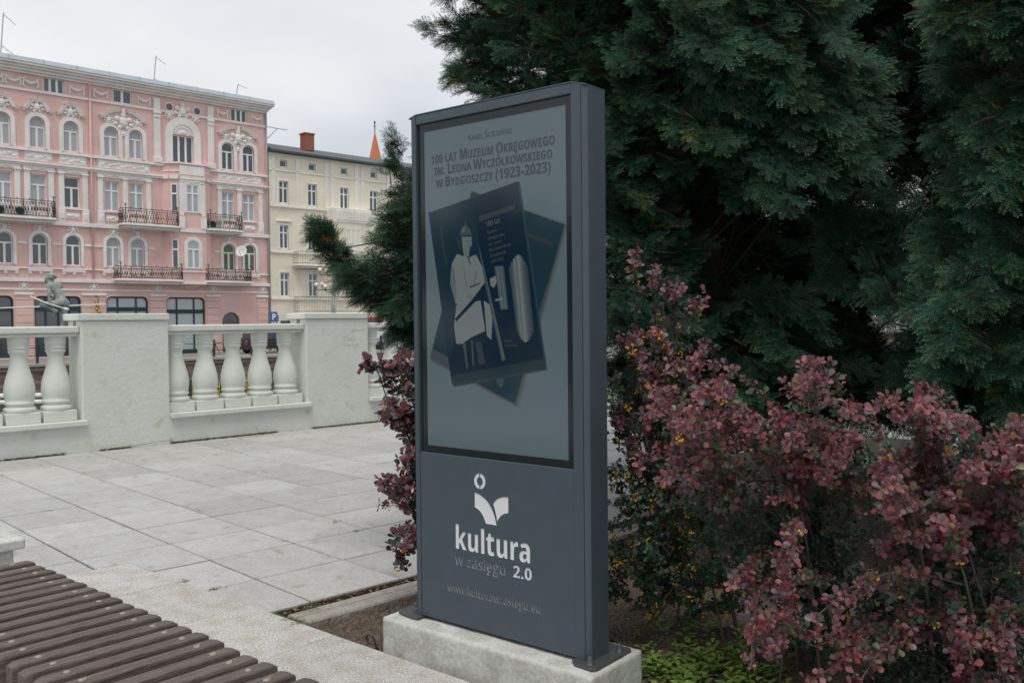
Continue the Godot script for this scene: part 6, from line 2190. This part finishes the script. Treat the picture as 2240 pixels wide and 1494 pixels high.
# ---------------------------------------------------------------- crumbs, moss and dry leaves
func make_litter() -> void:
	rng.seed = 401
	var flake := nst()
	tri(flake, Vector3(-0.5, 0, 0), Vector3(0.1, 0.12, 0.28), Vector3(0.5, 0.05, 0))
	tri(flake, Vector3(-0.5, 0, 0), Vector3(0.5, 0.05, 0), Vector3(0.05, 0.10, -0.25))
	var fm := done(flake)
	var xs := []
	var cs := []
	var add := func(p: Vector3, s: float, c: Color) -> void:
		xs.append(Transform3D(Basis.from_euler(Vector3(rng.randf_range(-0.3, 0.3), rng.randf() * TAU, rng.randf_range(-0.3, 0.3))).scaled(Vector3(s, s, s * rng.randf_range(0.25, 0.9))), p))
		cs.append(c)
	for k in 700:   # dry bits in the sunken strip before the kerb
		var g := rng.randf_range(0.6, 1.4)
		add.call(Vector3(rng.randf_range(2.0, 4.6), rng.randf_range(-0.02, -0.004), rng.randf_range(-3.60, -3.55)), rng.randf_range(0.008, 0.026), Color(0.24 * g, 0.14 * g, 0.075 * g))
	for k in 1500:  # crumbs and dead leaves on the soil
		var g := rng.randf_range(0.5, 1.5)
		var x := rng.randf_range(2.05, 4.0)
		var z := rng.randf_range(-3.36, -1.4)
		add.call(Vector3(x, -0.045 + rng.randf() * 0.01, z), rng.randf_range(0.008, 0.035), Color(0.20 * g, 0.13 * g, 0.085 * g) if rng.randf() < 0.8 else Color(0.30 * g, 0.25 * g, 0.2 * g))
	for k in 260:   # specks blown over the slabs
		var x := rng.randf_range(1.2, 5.0)
		var z := rng.randf_range(-9.3, -2.6)
		if x > 2.0 and z > -3.6: continue
		add.call(Vector3(x, 0.003, z), rng.randf_range(0.003, 0.011), Color(0.06, 0.05, 0.04))
	for k in 2600:  # moss and needles caught along the foot of the balustrade
		var g := rng.randf_range(0.6, 1.3)
		var x := rng.randf_range(1.5, 7.2)
		if sin(x * 3.1) + sin(x * 7.7) < -0.5: continue
		add.call(Vector3(x, 0.003 + rng.randf() * 0.010, -9.438 + absf(rng.randfn(0, 0.022))), rng.randf_range(0.018, 0.048), Color(0.12 * g, 0.11 * g, 0.04 * g))
	for c in [[470, 1289], [402, 1272], [636, 1353], [655, 1362], [680, 1330], [735, 1143], [780, 1163]]:   # green tufts in joints
		var p := on_y(c[0], c[1], 0.0)
		for k in 34:
			var g := rng.randf_range(0.7, 1.3)
			add.call(p + Vector3(rng.randfn(0, 0.022), rng.randf() * 0.012, rng.randfn(0, 0.008)), rng.randf_range(0.008, 0.02), Color(0.14 * g, 0.19 * g, 0.03 * g))
	var l := many(self, "plant_litter", fm, mats.herb, xs, cs)
	tag(l, "scattered dry needles, crumbs and moss over the paving and soil", "litter", "", "stuff")
	var cb := nst()
	tube(cb, [on_y(797, 1398, -0.05), on_y(806, 1388, 0.02), on_y(815, 1393, 0.03), on_y(826, 1420, -0.02), on_y(830, 1430, -0.07)], [0.004, 0.004, 0.004, 0.004, 0.004], 6)
	var c := put(self, "cable_end", done(cb), mats.iron)
	tag(c, "short black cable end sticking out of the bare soil", "cable")

# broad trees on the lower promenade upstream, out of the picture: the kiosk's glass mirrors them
func make_river_trees() -> void:
	rng.seed = 501
	var leaves := [leaf_mesh(11), leaf_mesh(12)]
	for k in 5:
		var foot := Vector3(-7.0 - 4.6 * k, -0.60, -12.2 + 0.8 * (k % 2))
		var t := thing("promenade_tree", ["first", "second", "third", "fourth", "fifth"][k] + " leafy tree upstream of the terrace on the lower promenade", "tree", foot, 0, "trees along the lower promenade")
		var st := nst(true)
		tube(st, [Vector3.ZERO, Vector3(0.05, 1.4, 0.0), Vector3(0.0, 2.8, 0.1), Vector3(0.1, 4.2, 0.0)], [0.20, 0.15, 0.11, 0.03], 8)
		put(t, "trunk", done(st), mats.bark)
		var xs := []
		var cs := []
		for i in 2600:
			var d := Vector3(rng.randfn(), rng.randfn() * 0.8, rng.randfn()).normalized()
			var p := Vector3(0, 3.0, 0) + d * Vector3(2.5, 1.9, 2.3) * pow(rng.randf(), 0.4) * (0.8 + 0.25 * sin(d.x * 7.0) * cos(d.z * 6.0 + k))
			xs.append(Transform3D(frame_along(Vector3(rng.randfn(), rng.randfn(), rng.randfn()).normalized(), Vector3(0.1, 1, 0.05).normalized()).scaled(Vector3.ONE * rng.randf_range(0.16, 0.30)), p))
			var g := rng.randf_range(0.7, 1.3)
			cs.append(Color(0.045 * g, 0.085 * g, 0.03 * g))
		many(t, "crown", leaves[k % 2], mats.herb, xs, cs)
